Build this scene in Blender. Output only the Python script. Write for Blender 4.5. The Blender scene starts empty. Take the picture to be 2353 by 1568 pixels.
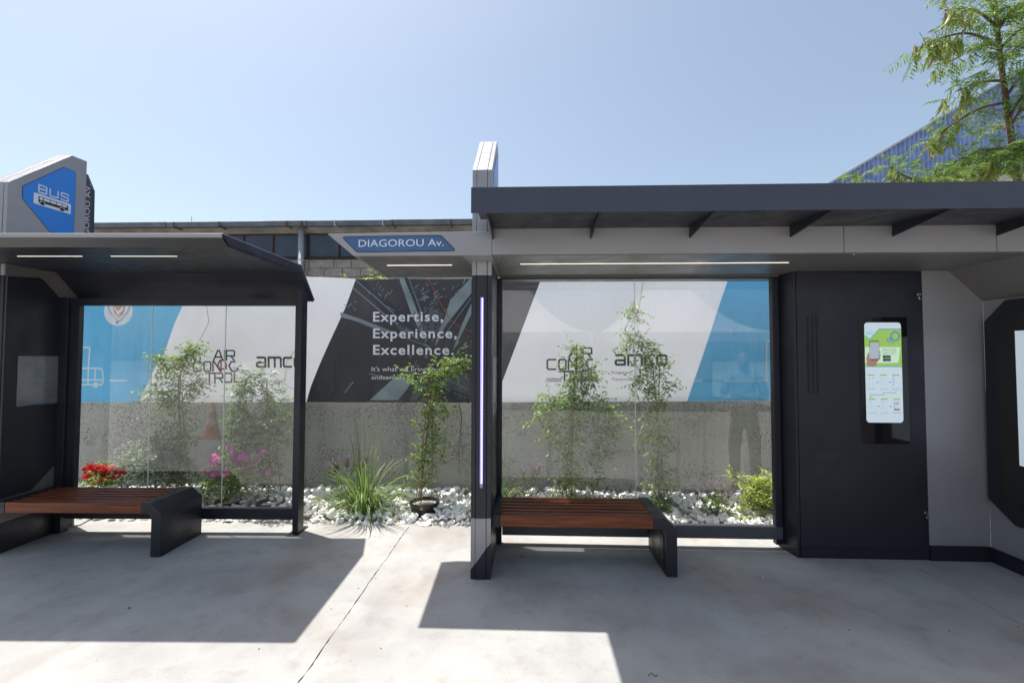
import bpy, bmesh, math, random
import numpy as np
from mathutils import Vector, Matrix, noise
random.seed(7)
scene = bpy.context.scene
col = scene.collection
PI = math.pi

# ------------------------------------------------------------------ camera, sky, sun, exposure
TILT, ROLL, YAW, H = math.radians(1.9937), math.radians(0.1292), math.radians(-2.1051), 1.7
TH = math.radians(1.7259)            # the left shelter stands turned by this much
fw = Vector((math.sin(YAW)*math.cos(TILT), math.cos(YAW)*math.cos(TILT), math.sin(TILT)))
rt = Vector((math.cos(YAW), -math.sin(YAW), 0)); up = rt.cross(fw)
rt, up = math.cos(ROLL)*rt+math.sin(ROLL)*up, -math.sin(ROLL)*rt+math.cos(ROLL)*up
cd = bpy.data.cameras.new('camera'); cam = bpy.data.objects.new('camera', cd); col.objects.link(cam)
m = Matrix((rt, up, -fw)).transposed().to_4x4(); m.translation = (0, 0, H); cam.matrix_world = m
cd.sensor_width = 36; cd.lens = 36*1045/2352; cd.clip_start = .05; cd.clip_end = 2000
scene.camera = cam

SUN = Vector((-.31, .165, 1)).normalized()
world = bpy.data.worlds.new('World'); scene.world = world; world.use_nodes = True
wn = world.node_tree.nodes; wl = world.node_tree.links
sky = wn.new('ShaderNodeTexSky'); sky.sky_type = 'NISHITA'; sky.sun_disc = False
sky.sun_elevation = math.asin(SUN.z); sky.sun_rotation = math.atan2(SUN.x, SUN.y)
sky.altitude = 50; sky.air_density = 1.0; sky.dust_density = 2.4; sky.ozone_density = 1.0
hs_ = wn.new('ShaderNodeHueSaturation'); hs_.inputs['Saturation'].default_value = .82; hs_.inputs['Hue'].default_value = .49
wl.new(sky.outputs[0], hs_.inputs['Color']); wl.new(hs_.outputs[0], wn['Background'].inputs[0]); wn['Background'].inputs[1].default_value = .12
sd = bpy.data.lights.new('sun', 'SUN'); sd.energy = 4.4; sd.angle = math.radians(.53); sd.color = (1, .955, .89)
so = bpy.data.objects.new('sun', sd); col.objects.link(so); so.rotation_euler = SUN.to_track_quat('Z', 'Y').to_euler()
so.location = (-3, 2, 12)
scene.view_settings.view_transform = 'Standard'; scene.view_settings.look = 'None'
scene.view_settings.gamma = 1; scene.view_settings.exposure = .66
scene.render.engine = 'CYCLES'
scene.cycles.max_bounces = 8; scene.cycles.transparent_max_bounces = 24

# ------------------------------------------------------------------ measuring helpers (survey of the place from the photograph)
def ray(u, v): return fw + rt*((u-1176)/1045) + up*((784-v)/1045)
def at(u, v, L=False, **k):
    d = ray(u, v); o = Vector((0, 0, H))
    if L: d = Matrix.Rotation(-TH, 3, 'Z') @ d
    (a, val), = k.items(); i = 'xyz'.index(a); t = (val-o[i])/d[i]
    return o + d*t

# ------------------------------------------------------------------ materials
def mat(name, color, rough=.5, metal=0, spec=.5, bump=0, bscale=60, var=0, vscale=4, trans=0, emit=0, coat=0, vcol=None, island=0):
    m = bpy.data.materials.new(name); m.use_nodes = True; n = m.node_tree.nodes; l = m.node_tree.links
    b = n['Principled BSDF']; b.inputs['Base Color'].default_value = (*color, 1)
    b.inputs['Roughness'].default_value = rough; b.inputs['Metallic'].default_value = metal
    b.inputs['Specular IOR Level'].default_value = spec
    if coat: b.inputs['Coat Weight'].default_value = coat
    if emit: b.inputs['Emission Color'].default_value = (*color, 1); b.inputs['Emission Strength'].default_value = emit
    tc = n.new('ShaderNodeTexCoord')
    src = None
    if var or island:
        mx = n.new('ShaderNodeMix'); mx.data_type = 'RGBA'
        c2 = vcol or tuple(c*(1-var) for c in color)
        mx.inputs[6].default_value = (*color, 1); mx.inputs[7].default_value = (*c2, 1)
        if island:
            g = n.new('ShaderNodeNewGeometry'); l.new(g.outputs['Random Per Island'], mx.inputs[0])
        else:
            t = n.new('ShaderNodeTexNoise'); t.inputs['Scale'].default_value = vscale; t.inputs['Detail'].default_value = 6
            l.new(tc.outputs['Object'], t.inputs['Vector'])
            r = n.new('ShaderNodeValToRGB'); r.color_ramp.elements[0].position = .35; r.color_ramp.elements[1].position = .68
            l.new(t.outputs[0], r.inputs[0]); l.new(r.outputs[0], mx.inputs[0])
        l.new(mx.outputs[2], b.inputs['Base Color']); src = mx.outputs[2]
    if bump:
        t = n.new('ShaderNodeTexNoise'); t.inputs['Scale'].default_value = bscale; t.inputs['Detail'].default_value = 5
        l.new(tc.outputs['Object'], t.inputs['Vector'])
        bp = n.new('ShaderNodeBump'); bp.inputs['Strength'].default_value = bump; bp.inputs['Distance'].default_value = .01
        l.new(t.outputs[0], bp.inputs['Height']); l.new(bp.outputs[0], b.inputs['Normal'])
        t2 = n.new('ShaderNodeTexNoise'); t2.inputs['Scale'].default_value = 3.5; t2.inputs['Detail'].default_value = 9; t2.inputs['Distortion'].default_value = 1.5
        l.new(tc.outputs['Object'], t2.inputs['Vector']); mr = n.new('ShaderNodeMapRange'); mr.inputs['From Min'].default_value = .3; mr.inputs['From Max'].default_value = .7
        mr.inputs['To Min'].default_value = rough*.75; mr.inputs['To Max'].default_value = min(1, rough*1.3); l.new(t2.outputs[0], mr.inputs[0]); l.new(mr.outputs[0], b.inputs['Roughness'])
    if trans:
        tr = n.new('ShaderNodeBsdfTranslucent'); ms = n.new('ShaderNodeMixShader'); ms.inputs[0].default_value = trans
        tr.inputs[0].default_value = (*[min(1, c*1.6) for c in color], 1)
        if src is not None:
            gm = n.new('ShaderNodeGamma'); gm.inputs[1].default_value = .82; l.new(src, gm.inputs[0]); l.new(gm.outputs[0], tr.inputs[0])
        l.new(b.outputs[0], ms.inputs[1]); l.new(tr.outputs[0], ms.inputs[2]); l.new(ms.outputs[0], n['Material Output'].inputs[0])
    return m

M = {}
M['dark'] = mat('dark_powder_coat', (.0165, .018, .027), .42, spec=.4, bump=.04, bscale=900, var=.12, vscale=2)
M['canopy'] = mat('canopy_blue_grey_coat', (.038, .043, .068), .45, bump=.03, bscale=900, var=.1, vscale=1.5)
M['grey'] = mat('grey_metallic_coat', (.31, .305, .315), .42, metal=.25, bump=.03, bscale=1200, var=.08, vscale=2)
M['soffit'] = mat('warm_grey_soffit', (.165, .16, .155), .38, metal=.2, bump=.03, bscale=900, var=.1, vscale=2)
M['black'] = mat('black_gap', (.008, .008, .009), .6)
M['screenblack'] = mat('black_display_glass', (.004, .004, .005), .06, coat=.3)
M['steel'] = mat('lock_steel', (.55, .54, .5), .25, metal=1)
M['blue'] = mat('sign_blue', (.015, .19, .62), .3, spec=.5)
M['streetblue'] = mat('street_sign_blue_panel', (.045, .11, .25), .12, coat=.4, var=.2, vscale=3)
M['plate'] = mat('navy_plate', (.022, .024, .04), .4)
M['signwhite'] = mat('sign_white', (.62, .66, .74), .4)
M['signblack'] = mat('sign_black', (.01, .01, .01), .5)
M['signgrey'] = mat('sign_light_grey', (.5, .52, .58), .4)
M['rubber'] = mat('black_pot_plastic', (.022, .023, .026), .45)
M['cane'] = mat('bamboo_cane', (.36, .23, .11), .6, var=.3, vscale=20)
M['stem'] = mat('plant_stem', (.12, .1, .04), .7, var=.4, vscale=30)
M['bark'] = mat('tree_bark', (.13, .075, .045), .8, bump=.5, bscale=40, var=.4, vscale=12)
M['led'] = mat('led_strip', (1, .9, .8), emit=.85)
M['ledblue'] = mat('violet_led', (.36, .32, .95), emit=.62)
M['leddot'] = mat('led_dots', (.85, .88, 1), emit=1.6)
M['soil'] = mat('pale_gritty_soil', (.5, .47, .42), .95, bump=.8, bscale=60, var=.5, vscale=20)
M['stone'] = mat('white_marble_stone', (.93, .92, .89), .8, bump=.08, bscale=70, var=.1, vscale=9)
M['orangewire'] = mat('red_cord', (.6, .1, .06), .5)
M['graywire'] = mat('grey_cable', (.25, .25, .25), .5)

def leafmat(name, c1, c2, tr=.35, rough=.45):
    return mat(name, c1, rough, spec=.45, trans=tr, island=1, vcol=c2)
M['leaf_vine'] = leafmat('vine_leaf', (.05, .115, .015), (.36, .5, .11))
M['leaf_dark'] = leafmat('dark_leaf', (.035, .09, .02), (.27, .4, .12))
M['leaf_silver'] = leafmat('silver_leaf', (.07, .11, .06), (.42, .52, .34))
M['leaf_yellow'] = leafmat('yellow_green_leaf', (.28, .38, .04), (.55, .62, .1))
M['leaf_olive'] = leafmat('bougainvillea_leaf', (.08, .16, .02), (.42, .52, .14))
M['blade'] = leafmat('grass_blade', (.05, .13, .018), (.28, .4, .1), .35)
M['frond'] = leafmat('feathery_leaf', (.04, .1, .02), (.28, .42, .07), .45)
M['pod'] = mat('seed_pod', (.5, .58, .18), .4, trans=.5, var=.4, vscale=6)
M['podbrown'] = mat('ripe_pod', (.5, .32, .2), .5, trans=.2, var=.4, vscale=6)
M['red'] = leafmat('red_bract', (.62, .02, .02), (.8, .06, .03), .35, .6)
M['magenta'] = leafmat('magenta_bract', (.7, .1, .5), (.9, .34, .72), .4, .6)
M['white'] = leafmat('white_petal', (.75, .75, .72), (.85, .85, .8), .3, .6)
M['lilac'] = leafmat('lilac_flower', (.32, .14, .42), (.45, .26, .55), .3, .7)
M['pink'] = leafmat('dry_pink_flower', (.42, .2, .2), (.5, .3, .32), .3, .7)

def wood_mat():
    m = mat('red_brown_wood', (.2, .06, .03), .42, spec=.22); n = m.node_tree.nodes; l = m.node_tree.links; b = n['Principled BSDF']
    tc = n.new('ShaderNodeTexCoord'); mp = n.new('ShaderNodeMapping'); mp.inputs['Scale'].default_value = (1.2, 25, 25)
    oi = n.new('ShaderNodeObjectInfo'); ad = n.new('ShaderNodeVectorMath'); l.new(tc.outputs['Object'], ad.inputs[0]); l.new(oi.outputs['Location'], ad.inputs[1])
    l.new(ad.outputs[0], mp.inputs[0])
    t = n.new('ShaderNodeTexNoise'); t.inputs['Scale'].default_value = 3; t.inputs['Detail'].default_value = 8; t.inputs['Distortion'].default_value = .6
    l.new(mp.outputs[0], t.inputs['Vector'])
    r = n.new('ShaderNodeValToRGB'); e = r.color_ramp.elements
    e[0].position = .3; e[0].color = (.09, .024, .011, 1); e[1].position = .7; e[1].color = (.26, .078, .034, 1)
    l.new(t.outputs[0], r.inputs[0]); l.new(r.outputs[0], b.inputs['Base Color'])
    return m
M['wood'] = wood_mat()

def glass_mat(name, tint=(.95, .965, .96), haze=.013):
    m = bpy.data.materials.new(name); m.use_nodes = True; n = m.node_tree.nodes; l = m.node_tree.links
    n.remove(n['Principled BSDF'])
    tr = n.new('ShaderNodeBsdfTransparent'); tr.inputs[0].default_value = (*tint, 1)
    gl = n.new('ShaderNodeBsdfGlossy'); gl.inputs['Roughness'].default_value = .0; gl.inputs[0].default_value = (1, 1, 1, 1)
    df = n.new('ShaderNodeBsdfDiffuse'); df.inputs[0].default_value = (.75, .77, .78, 1)
    fr = n.new('ShaderNodeFresnel'); fr.inputs[0].default_value = 1.52
    mu = n.new('ShaderNodeMath'); mu.operation = 'MULTIPLY'; mu.inputs[1].default_value = 1.6; l.new(fr.outputs[0], mu.inputs[0]); mu.use_clamp = True
    m0 = n.new('ShaderNodeMixShader')
    tc = n.new('ShaderNodeTexCoord'); t = n.new('ShaderNodeTexNoise'); t.inputs['Scale'].default_value = 1.7; t.inputs['Detail'].default_value = 5
    l.new(tc.outputs['Object'], t.inputs['Vector'])
    mr = n.new('ShaderNodeMapRange'); mr.inputs['From Min'].default_value = .35; mr.inputs['From Max'].default_value = .7
    mr.inputs['To Min'].default_value = haze*.5; mr.inputs['To Max'].default_value = haze*1.6
    l.new(t.outputs[0], mr.inputs[0]); l.new(mr.outputs[0], m0.inputs[0])
    l.new(tr.outputs[0], m0.inputs[1]); l.new(df.outputs[0], m0.inputs[2])
    m1 = n.new('ShaderNodeMixShader'); l.new(mu.outputs[0], m1.inputs[0]); l.new(m0.outputs[0], m1.inputs[1]); l.new(gl.outputs[0], m1.inputs[2])
    l.new(m1.outputs[0], n['Material Output'].inputs[0])
    return m
M['glass'] = glass_mat('clear_glass')
M['glassedge'] = mat('green_glass_edge', (.55, .62, .57), .2)

def ground_mat():
    m = mat('pale_concrete', (.5, .49, .475), .85); n = m.node_tree.nodes; l = m.node_tree.links; b = n['Principled BSDF']
    tc = n.new('ShaderNodeTexCoord'); P = tc.outputs['Object']
    def nz(s, d=6, dist=0):
        t = n.new('ShaderNodeTexNoise'); t.inputs['Scale'].default_value = s; t.inputs['Detail'].default_value = d; t.inputs['Distortion'].default_value = dist
        l.new(P, t.inputs['Vector']); return t.outputs[0]
    def ramp(src, p0, p1, c0, c1):
        r = n.new('ShaderNodeValToRGB'); e = r.color_ramp.elements; e[0].position = p0; e[1].position = p1; e[0].color = (*c0, 1); e[1].color = (*c1, 1)
        l.new(src, r.inputs[0]); return r.outputs[0]
    def mul(a, bb, f=1):
        x = n.new('ShaderNodeMix'); x.data_type = 'RGBA'; x.blend_type = 'MULTIPLY'; x.inputs[0].default_value = f
        l.new(a, x.inputs[6]); l.new(bb, x.inputs[7]); return x.outputs[2]
    c = ramp(nz(1.6, 11, .3), .32, .7, (.34, .334, .326), (.43, .425, .408))
    c = mul(c, ramp(nz(.7, 7, .8), .3, .52, (.9, .89, .895), (1, 1, 1)))
    c = mul(c, ramp(nz(4.5, 10, .3), .34, .5, (.92, .915, .91), (1, 1, 1)))
    c = mul(c, ramp(nz(.9, 9, .6), .52, .7, (1, 1, 1), (.86, .79, .73)))
    c = mul(c, ramp(nz(2.3, 12, .4), .53, .72, (1, 1, 1), (.88, .875, .87)))
    c = mul(c, ramp(nz(8, 12, .3), .56, .7, (1, 1, 1), (.9, .89, .885)))
    c = mul(c, ramp(nz(75, 3), .28, .4, (.82, .81, .8), (1, 1, 1)))
    v = n.new('ShaderNodeTexVoronoi'); v.inputs['Scale'].default_value = 26; l.new(P, v.inputs['Vector'])
    c = mul(c, ramp(v.outputs['Distance'], .03, .06, (.45, .43, .41), (1, 1, 1)), .55)
    l.new(c, b.inputs['Base Color'])
    bp = n.new('ShaderNodeBump'); bp.inputs['Strength'].default_value = .35; bp.inputs['Distance'].default_value = .006
    l.new(nz(55, 8), bp.inputs['Height']); l.new(bp.outputs[0], b.inputs['Normal'])
    return m
M['ground'] = ground_mat()

def wall_mat():
    m = mat('exposed_aggregate_concrete', (.3, .29, .26), .9); n = m.node_tree.nodes; l = m.node_tree.links; b = n['Principled BSDF']
    tc = n.new('ShaderNodeTexCoord'); P = tc.outputs['Object']
    def mixc(f, c1, c2):
        x = n.new('ShaderNodeMix'); x.data_type = 'RGBA'
        if isinstance(f, float): x.inputs[0].default_value = f
        else: l.new(f, x.inputs[0])
        for i, c in ((6, c1), (7, c2)):
            if isinstance(c, tuple): x.inputs[i].default_value = (*c, 1)
            else: l.new(c, x.inputs[i])
        return x.outputs[2]
    def nz(s, d=6, sc=None):
        t = n.new('ShaderNodeTexNoise'); t.inputs['Scale'].default_value = s; t.inputs['Detail'].default_value = d
        if sc:
            mp = n.new('ShaderNodeMapping'); mp.inputs['Scale'].default_value = sc; l.new(P, mp.inputs[0]); l.new(mp.outputs[0], t.inputs['Vector'])
        else: l.new(P, t.inputs['Vector'])
        return t.outputs[0]
    def step(src, a, bb):
        r = n.new('ShaderNodeMapRange'); r.inputs['From Min'].default_value = a; r.inputs['From Max'].default_value = bb; l.new(src, r.inputs[0]); return r.outputs[0]
    def m2(op, a, bb):
        x = n.new('ShaderNodeMath'); x.operation = op
        for i, c in enumerate((a, bb)):
            if isinstance(c, float): x.inputs[i].default_value = c
            else: l.new(c, x.inputs[i])
        return x.outputs[0]
    base = mixc(step(nz(1.3, 8), .35, .65), (.36, .35, .305), (.52, .50, .445))
    base = mixc(step(nz(14, 6), .4, .65), base, (.46, .44, .395))
    dens = step(nz(1.1, 4, (1, 1, 2.2)), .40, .58)
    hs = None
    for sc, thr in ((30, .22), (62, .3)):
        v = n.new('ShaderNodeTexVoronoi'); v.inputs['Scale'].default_value = sc; v.inputs['Randomness'].default_value = 1
        nn = n.new('ShaderNodeVectorMath'); nn.operation = 'ADD'
        t = n.new('ShaderNodeTexNoise'); t.inputs['Scale'].default_value = sc*1.2; l.new(P, t.inputs['Vector'])
        s = n.new('ShaderNodeVectorMath'); s.operation = 'SCALE'; s.inputs['Scale'].default_value = .018; l.new(t.outputs['Color'], s.inputs[0])
        l.new(P, nn.inputs[0]); l.new(s.outputs[0], nn.inputs[1]); l.new(nn.outputs[0], v.inputs['Vector'])
        peb = m2('SUBTRACT', 1.0, step(v.outputs['Distance'], thr, thr+.14))
        sep = n.new('ShaderNodeSeparateColor'); l.new(v.outputs['Color'], sep.inputs[0])
        pick = step(sep.outputs[0], .2, .28)
        f = m2('MULTIPLY', m2('MULTIPLY', peb, pick), m2('MULTIPLY', dens, 1.0) if sc == 30 else m2('ADD', m2('MULTIPLY', dens, .6), .35))
        pc = mixc(sep.outputs[1], (.1, .105, .095), (.24, .235, .21))
        base = mixc(f, base, pc)
        hs = f if hs is None else m2('ADD', hs, f)
    # board lines: thin level bands left by the formwork
    sx = n.new('ShaderNodeSeparateXYZ'); l.new(P, sx.inputs[0])
    zz = m2('ADD', sx.outputs[2], m2('MULTIPLY', nz(1.2, 3), .05))
    saw = m2('FRACT', m2('MULTIPLY', zz, 3.4), 0.0)
    line = m2('SUBTRACT', 1.0, step(saw, .012, .05))
    base = mixc(m2('MULTIPLY', line, .12), base, (.17, .165, .15))
    base = mixc(m2('MULTIPLY', step(nz(.8, 6, (1.2, 1, .5)), .5, .7), .35), base, (.22, .21, .18))
    base = mixc(m2('MULTIPLY', step(nz(1.0, 8, (5, 1, .5)), .52, .7), .45), base, (.5, .49, .44))
    base = mixc(m2('MULTIPLY', step(nz(.9, 8, (7, 3, .4)), .56, .72), .5), base, (.17, .165, .145))
    l.new(base, b.inputs['Base Color'])
    bp = n.new('ShaderNodeBump'); bp.inputs['Strength'].default_value = .6; bp.inputs['Distance'].default_value = .008
    l.new(m2('SUBTRACT', nz(40, 8), m2('MULTIPLY', hs, .8)), bp.inputs['Height']); l.new(bp.outputs[0], b.inputs['Normal'])
    return m
M['wall'] = wall_mat()

# ------------------------------------------------------------------ mesh helpers
def tag(o, label=None, cat=None, group=None, kind=None):
    for k, v in (('label', label), ('category', cat), ('group', group), ('kind', kind)):
        if v: o[k] = v
    return o
class Thing:
    """Empty at the base of a thing; its parts are given in shelter coordinates and made local"""
    def __init__(s, name, base, label, cat, group=None, L=False):
        s.base = Vector(base); s.L = L
        s.o = bpy.data.objects.new(name, None); col.objects.link(s.o)
        s.o.empty_display_size = .2
        R = Matrix.Rotation(TH if L else 0, 3, 'Z')
        s.o.location = R @ s.base; s.o.rotation_euler = (0, 0, TH if L else 0)
        tag(s.o, label, cat, group)
def link(name, verts, faces, m, parent=None, smooth=False, bevel=0, label=None, kind=None):
    """parent: Thing, (Thing, partobject) for sub-parts, or None"""
    me = bpy.data.meshes.new(name)
    th = parent[0] if isinstance(parent, tuple) else parent
    b = th.base if th else Vector((0, 0, 0))
    vs = [(v[0]-b[0], v[1]-b[1], v[2]-b[2]) for v in verts]
    me.from_pydata(vs, [], faces)
    me.update()
    bm = bmesh.new(); bm.from_mesh(me)
    if len(bm.faces) < 3000: bmesh.ops.recalc_face_normals(bm, faces=bm.faces)
    bm.to_mesh(me); bm.free()
    me.materials.append(m)
    if smooth: me.polygons.foreach_set('use_smooth', [True]*len(me.polygons))
    o = bpy.data.objects.new(name, me); col.objects.link(o)
    if th: o.parent = parent[1] if isinstance(parent, tuple) else th.o
    if bevel:
        md = o.modifiers.new('bevel', 'BEVEL'); md.width = bevel; md.segments = 2; md.limit_method = 'ANGLE'; md.angle_limit = math.radians(35)
    if label: o['label'] = label
    if kind: o['kind'] = kind
    return o
class MB:
    def __init__(s): s.v = []; s.f = []
    def add(s, vs, fs):
        k = len(s.v); s.v += [tuple(v) for v in vs]; s.f += [tuple(i+k for i in f) for f in fs]; return s
    def box(s, x0, x1, y0, y1, z0, z1):
        return s.add([(x, y, z) for x in (x0, x1) for y in (y0, y1) for z in (z0, z1)],
                     [(0, 1, 3, 2), (4, 6, 7, 5), (0, 4, 5, 1), (2, 3, 7, 6), (0, 2, 6, 4), (1, 5, 7, 3)])
    def prism(s, pts, axis, a0, a1):
        """outline of 2D points swept along an axis: x -> pts are (y,z); y -> (x,z); z -> (x,y)"""
        def P(p, a): return {'x': (a, p[0], p[1]), 'y': (p[0], a, p[1]), 'z': (p[0], p[1], a)}[axis]
        n = len(pts)
        return s.add([P(p, a0) for p in pts]+[P(p, a1) for p in pts],
                     [tuple(range(n)), tuple(range(2*n-1, n-1, -1))]+[(i, (i+1) % n, n+(i+1) % n, n+i) for i in range(n)])
    def tube(s, pts, r, n=6):
        pts = [Vector(p) for p in pts]; rs = r if isinstance(r, (list, tuple)) else [r]*len(pts)
        k = len(s.v); ref = Vector((.3, .5, .81))
        for i, p in enumerate(pts):
            d = (pts[min(i+1, len(pts)-1)]-pts[max(i-1, 0)]).normalized()
            a = d.cross(ref)
            if a.length < .05: a = d.cross(Vector((1, 0, 0)))
            a.normalize(); b = d.cross(a)
            for j in range(n):
                s.v.append(tuple(p+(a*math.cos(2*PI*j/n)+b*math.sin(2*PI*j/n))*rs[i]))
        for i in range(len(pts)-1):
            for j in range(n):
                s.f.append((k+i*n+j, k+i*n+(j+1) % n, k+(i+1)*n+(j+1) % n, k+(i+1)*n+j))
        s.f.append(tuple(k+j for j in range(n))[::-1]); s.f.append(tuple(k+(len(pts)-1)*n+j for j in range(n)))
        return s
    def build(s, name, m, parent=None, **k): return link(name, s.v, s.f, m, parent, **k)
def box(name, x0, x1, y0, y1, z0, z1, m, parent, bevel=.0025, **k):
    return MB().box(x0, x1, y0, y1, z0, z1).build(name, m, parent, bevel=bevel, **k)

# --- flat print: polygons, strokes and lettering laid on a surface given by a mapping (s,t) -> point
def polymesh(polys, cut=0):
    bm = bmesh.new()
    for p in polys:
        vs = [bm.verts.new((a, b, 0)) for a, b in p]
        try: bm.faces.new(vs)
        except Exception: pass
    bmesh.ops.triangulate(bm, faces=bm.faces)
    if cut:
        for _ in range(7):
            es = [e for e in bm.edges if e.calc_length() > cut]
            if not es: break
            bmesh.ops.subdivide_edges(bm, edges=es, cuts=1)
            bmesh.ops.triangulate(bm, faces=[f for f in bm.faces if len(f.verts) > 3])
    bm.verts.index_update()
    v = [(x.co.x, x.co.y) for x in bm.verts]; f = [tuple(q.index for q in x.verts) for x in bm.faces]
    bm.free(); return v, f
def stroke(pts, w, closed=False):
    """constant-width mitred ribbon as quads"""
    pts = [Vector((p[0], p[1])) for p in pts]; n = len(pts); out = []
    Lf, Rt = [], []
    for i, p in enumerate(pts):
        a = pts[i-1] if (i > 0 or closed) else None; b = pts[(i+1) % n] if (i < n-1 or closed) else None
        d1 = (p-a).normalized() if a is not None else (b-p).normalized()
        d2 = (b-p).normalized() if b is not None else d1
        n1 = Vector((-d1.y, d1.x)); n2 = Vector((-d2.y, d2.x)); mm = (n1+n2)
        mm = mm.normalized() if mm.length > 1e-4 else n1
        k = w/2/max(.45, mm.dot(n1)); Lf.append(p+mm*k); Rt.append(p-mm*k)
    for i in range(n if closed else n-1):
        j = (i+1) % n; out.append([tuple(Rt[i]), tuple(Rt[j]), tuple(Lf[j]), tuple(Lf[i])])
    return out
def flat(name, polys, f, m, parent, cut=0, label=None, kind=None):
    v, fc = polymesh(polys, cut)
    return link(name, [f(a, b) for a, b in v], fc, m, parent, label=label, kind=kind)
_tc = {}
def text2d(body, bold=0, shear=0, sp=1.0):
    if body in ('Expertise,', 'Experience,', 'Excellence.'): sp = 1.16
    key = (body, bold, shear)
    if key in _tc: return _tc[key]
    cu = bpy.data.curves.new('lettering', 'FONT'); cu.body = body; cu.offset = bold; cu.resolution_u = 3; cu.fill_mode = 'FRONT'; cu.shear = shear; cu.space_character = sp
    o = bpy.data.objects.new('lettering', cu); col.objects.link(o); bpy.context.view_layer.update()
    me = bpy.data.meshes.new_from_object(o.evaluated_get(bpy.context.evaluated_depsgraph_get()))
    v = [(x.co.x, x.co.y) for x in me.vertices]; f = [tuple(p.vertices) for p in me.polygons]
    bpy.data.objects.remove(o); bpy.data.curves.remove(cu); bpy.data.meshes.remove(me)
    _tc[key] = (v, f); return v, f
def text(name, body, x0, x1, base, cap, f, m, parent, bold=0, label=None, shear=0, rot=None):
    """lettering from x0 to x1 on a baseline with the given cap height, in the surface's own (s,t)"""
    v, fc = text2d(body, bold, shear)
    a = min(p[0] for p in v); b = max(p[0] for p in v); ch = .729
    g = lambda p: (x0+(p[0]-a)/(b-a)*(x1-x0), base+p[1]/ch*cap)
    pts = [g(p) for p in v]
    if rot: pts = [rot(*p) for p in pts]
    return link(name, [f(*p) for p in pts], fc, m, parent, label=label)

def join(name, objs):
    """merge flat pieces of one material into one part"""
    base = objs[0]; bm = bmesh.new()
    for o in objs: bm.from_mesh(o.data)
    me = bpy.data.meshes.new(name); bm.to_mesh(me); bm.free(); me.materials.append(base.data.materials[0])
    base.data = me; base.name = name; base['kind'] = 'stuff'
    for o in objs[1:]: bpy.data.objects.remove(o)
    return base

# ------------------------------------------------------------------ the setting: pavement slabs, bed, far ground
JX = [-40, -14.3, -9.9, -5.55, -1.2, 3.16, 7.5, 11.9, 40]      # joints between the concrete slabs
BED0, BED1 = 4.67, 5.62
tag(MB().box(-150, 150, -200, 200, -.6, -.12).build('ground', mat('dust_ground', (.3, .27, .23), .95, var=.3, vscale=.5)), kind='structure')
def jag(x, y0, y1, side):
    out = []; n = max(2, int((y1-y0)/.035)); 
    for i in range(n+1):
        y = y0+(y1-y0)*i/n
        j = noise.noise(Vector((x*3, y*5, 0)))*.006+noise.noise(Vector((x*3+9*side, y*30, side)))*.006
        out.append((x+side*.003+j+.004*math.sin(y*1.7+x)*0, y))
    return out
for i in range(len(JX)-1):
    a, b = JX[i], JX[i+1]
    fine = -6 < a < 8
    la = jag(a, .5 if fine else 0, BED0, 1) if -6 < a < 8 else [(a, -45), (a, BED0)]
    lb = jag(b, .5 if fine else 0, BED0, -1) if -6 < b < 8 else [(b, -45), (b, BED0)]
    if la[0][1] > -1: la = [(a+.0045, -45)]+la
    if lb[0][1] > -1: lb = [(b-.0045, -45)]+lb
    tag(MB().prism(la+lb[::-1], 'z', -.11, 0).build('pavement_slab', M['ground']), kind='structure')
bed = tag(MB().box(-9, 6.5, BED0, BED1, -.115, .0).build('planting_bed', M['soil']), kind='structure')
tag(MB().box(-60, 60, 6.0, 60, -.11, -.02).build('yard_ground', mat('yard_concrete', (.35, .33, .3), .9, var=.3, vscale=1)), kind='structure')

for jx in JX[3:7]: tag(MB().box(jx-.012, jx+.012, -6, BED0-.003, -.11, -.009).build('joint_filler', mat('dirty_joint', (.2, .185, .16), .95, bump=.6, bscale=90, var=.4, vscale=30) if jx == JX[3] else bpy.data.materials['dirty_joint']), kind='structure')
# stones: a dozen shapes, the nearest 300 their own objects, the rest one mass
def stone_shape(seed):
    rs = random.Random(seed); bm = bmesh.new()
    sc = (1, rs.uniform(.6, .95), rs.uniform(.5, .8))
    for _ in range(15):
        v = Vector((rs.gauss(0, 1), rs.gauss(0, 1), rs.gauss(0, 1))).normalized()*rs.uniform(.8, 1.08)
        bm.verts.new((v.x*sc[0], v.y*sc[1], v.z*sc[2]))
    r = bmesh.ops.convex_hull(bm, input=bm.verts)
    bmesh.ops.delete(bm, geom=[v for v in bm.verts if not v.link_faces], context='VERTS')
    me = bpy.data.meshes.new('stone'); bm.to_mesh(me); bm.free(); me.materials.append(M['stone']); return me
shapes = [stone_shape(s) for s in range(14)]
KEEP = [(-1.116, 4.98, .15), (-3.0, 4.98, .13), (-3.45, 5.0, .13), (1.42, 5.05, .1)]   # pots
stones = []
sr = random.Random(5)
def heap(x, y): return .035+.045*noise.noise(Vector((x*1.3, y*2, 3)))+max(0, min(1, (y-BED0)/.35))*.05
for lay in range(2):
    y = BED0+.015
    while y < BED1-.02:
        x = -6.2
        while x < 4.6:
            s = sr.choice((.024, .03, .036, .044, .056)) * (1 if lay else 1.05)
            px, py = x+sr.uniform(-.02, .02), y+sr.uniform(-.02, .02)
            if y < BED0+.03: py -= sr.uniform(0, .04)
            x += s*1.6
            if any((px-a)**2+(py-b)**2 < r*r for a, b, r in KEEP): continue
            if lay and (sr.random() < .35 or y < BED0+.06): continue
            z = s*.5 + (heap(px, py) if y > BED0+.05 else .0) * (1 if lay else .6) - (0 if lay else .01)
            stones.append((px, py, z, s))
        y += .058
vis = sorted(stones, key=lambda q: abs(q[0]+1.3)*1.1+(q[1]-BED0)*2.2)
near, far = vis[:298], vis[298:]
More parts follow.
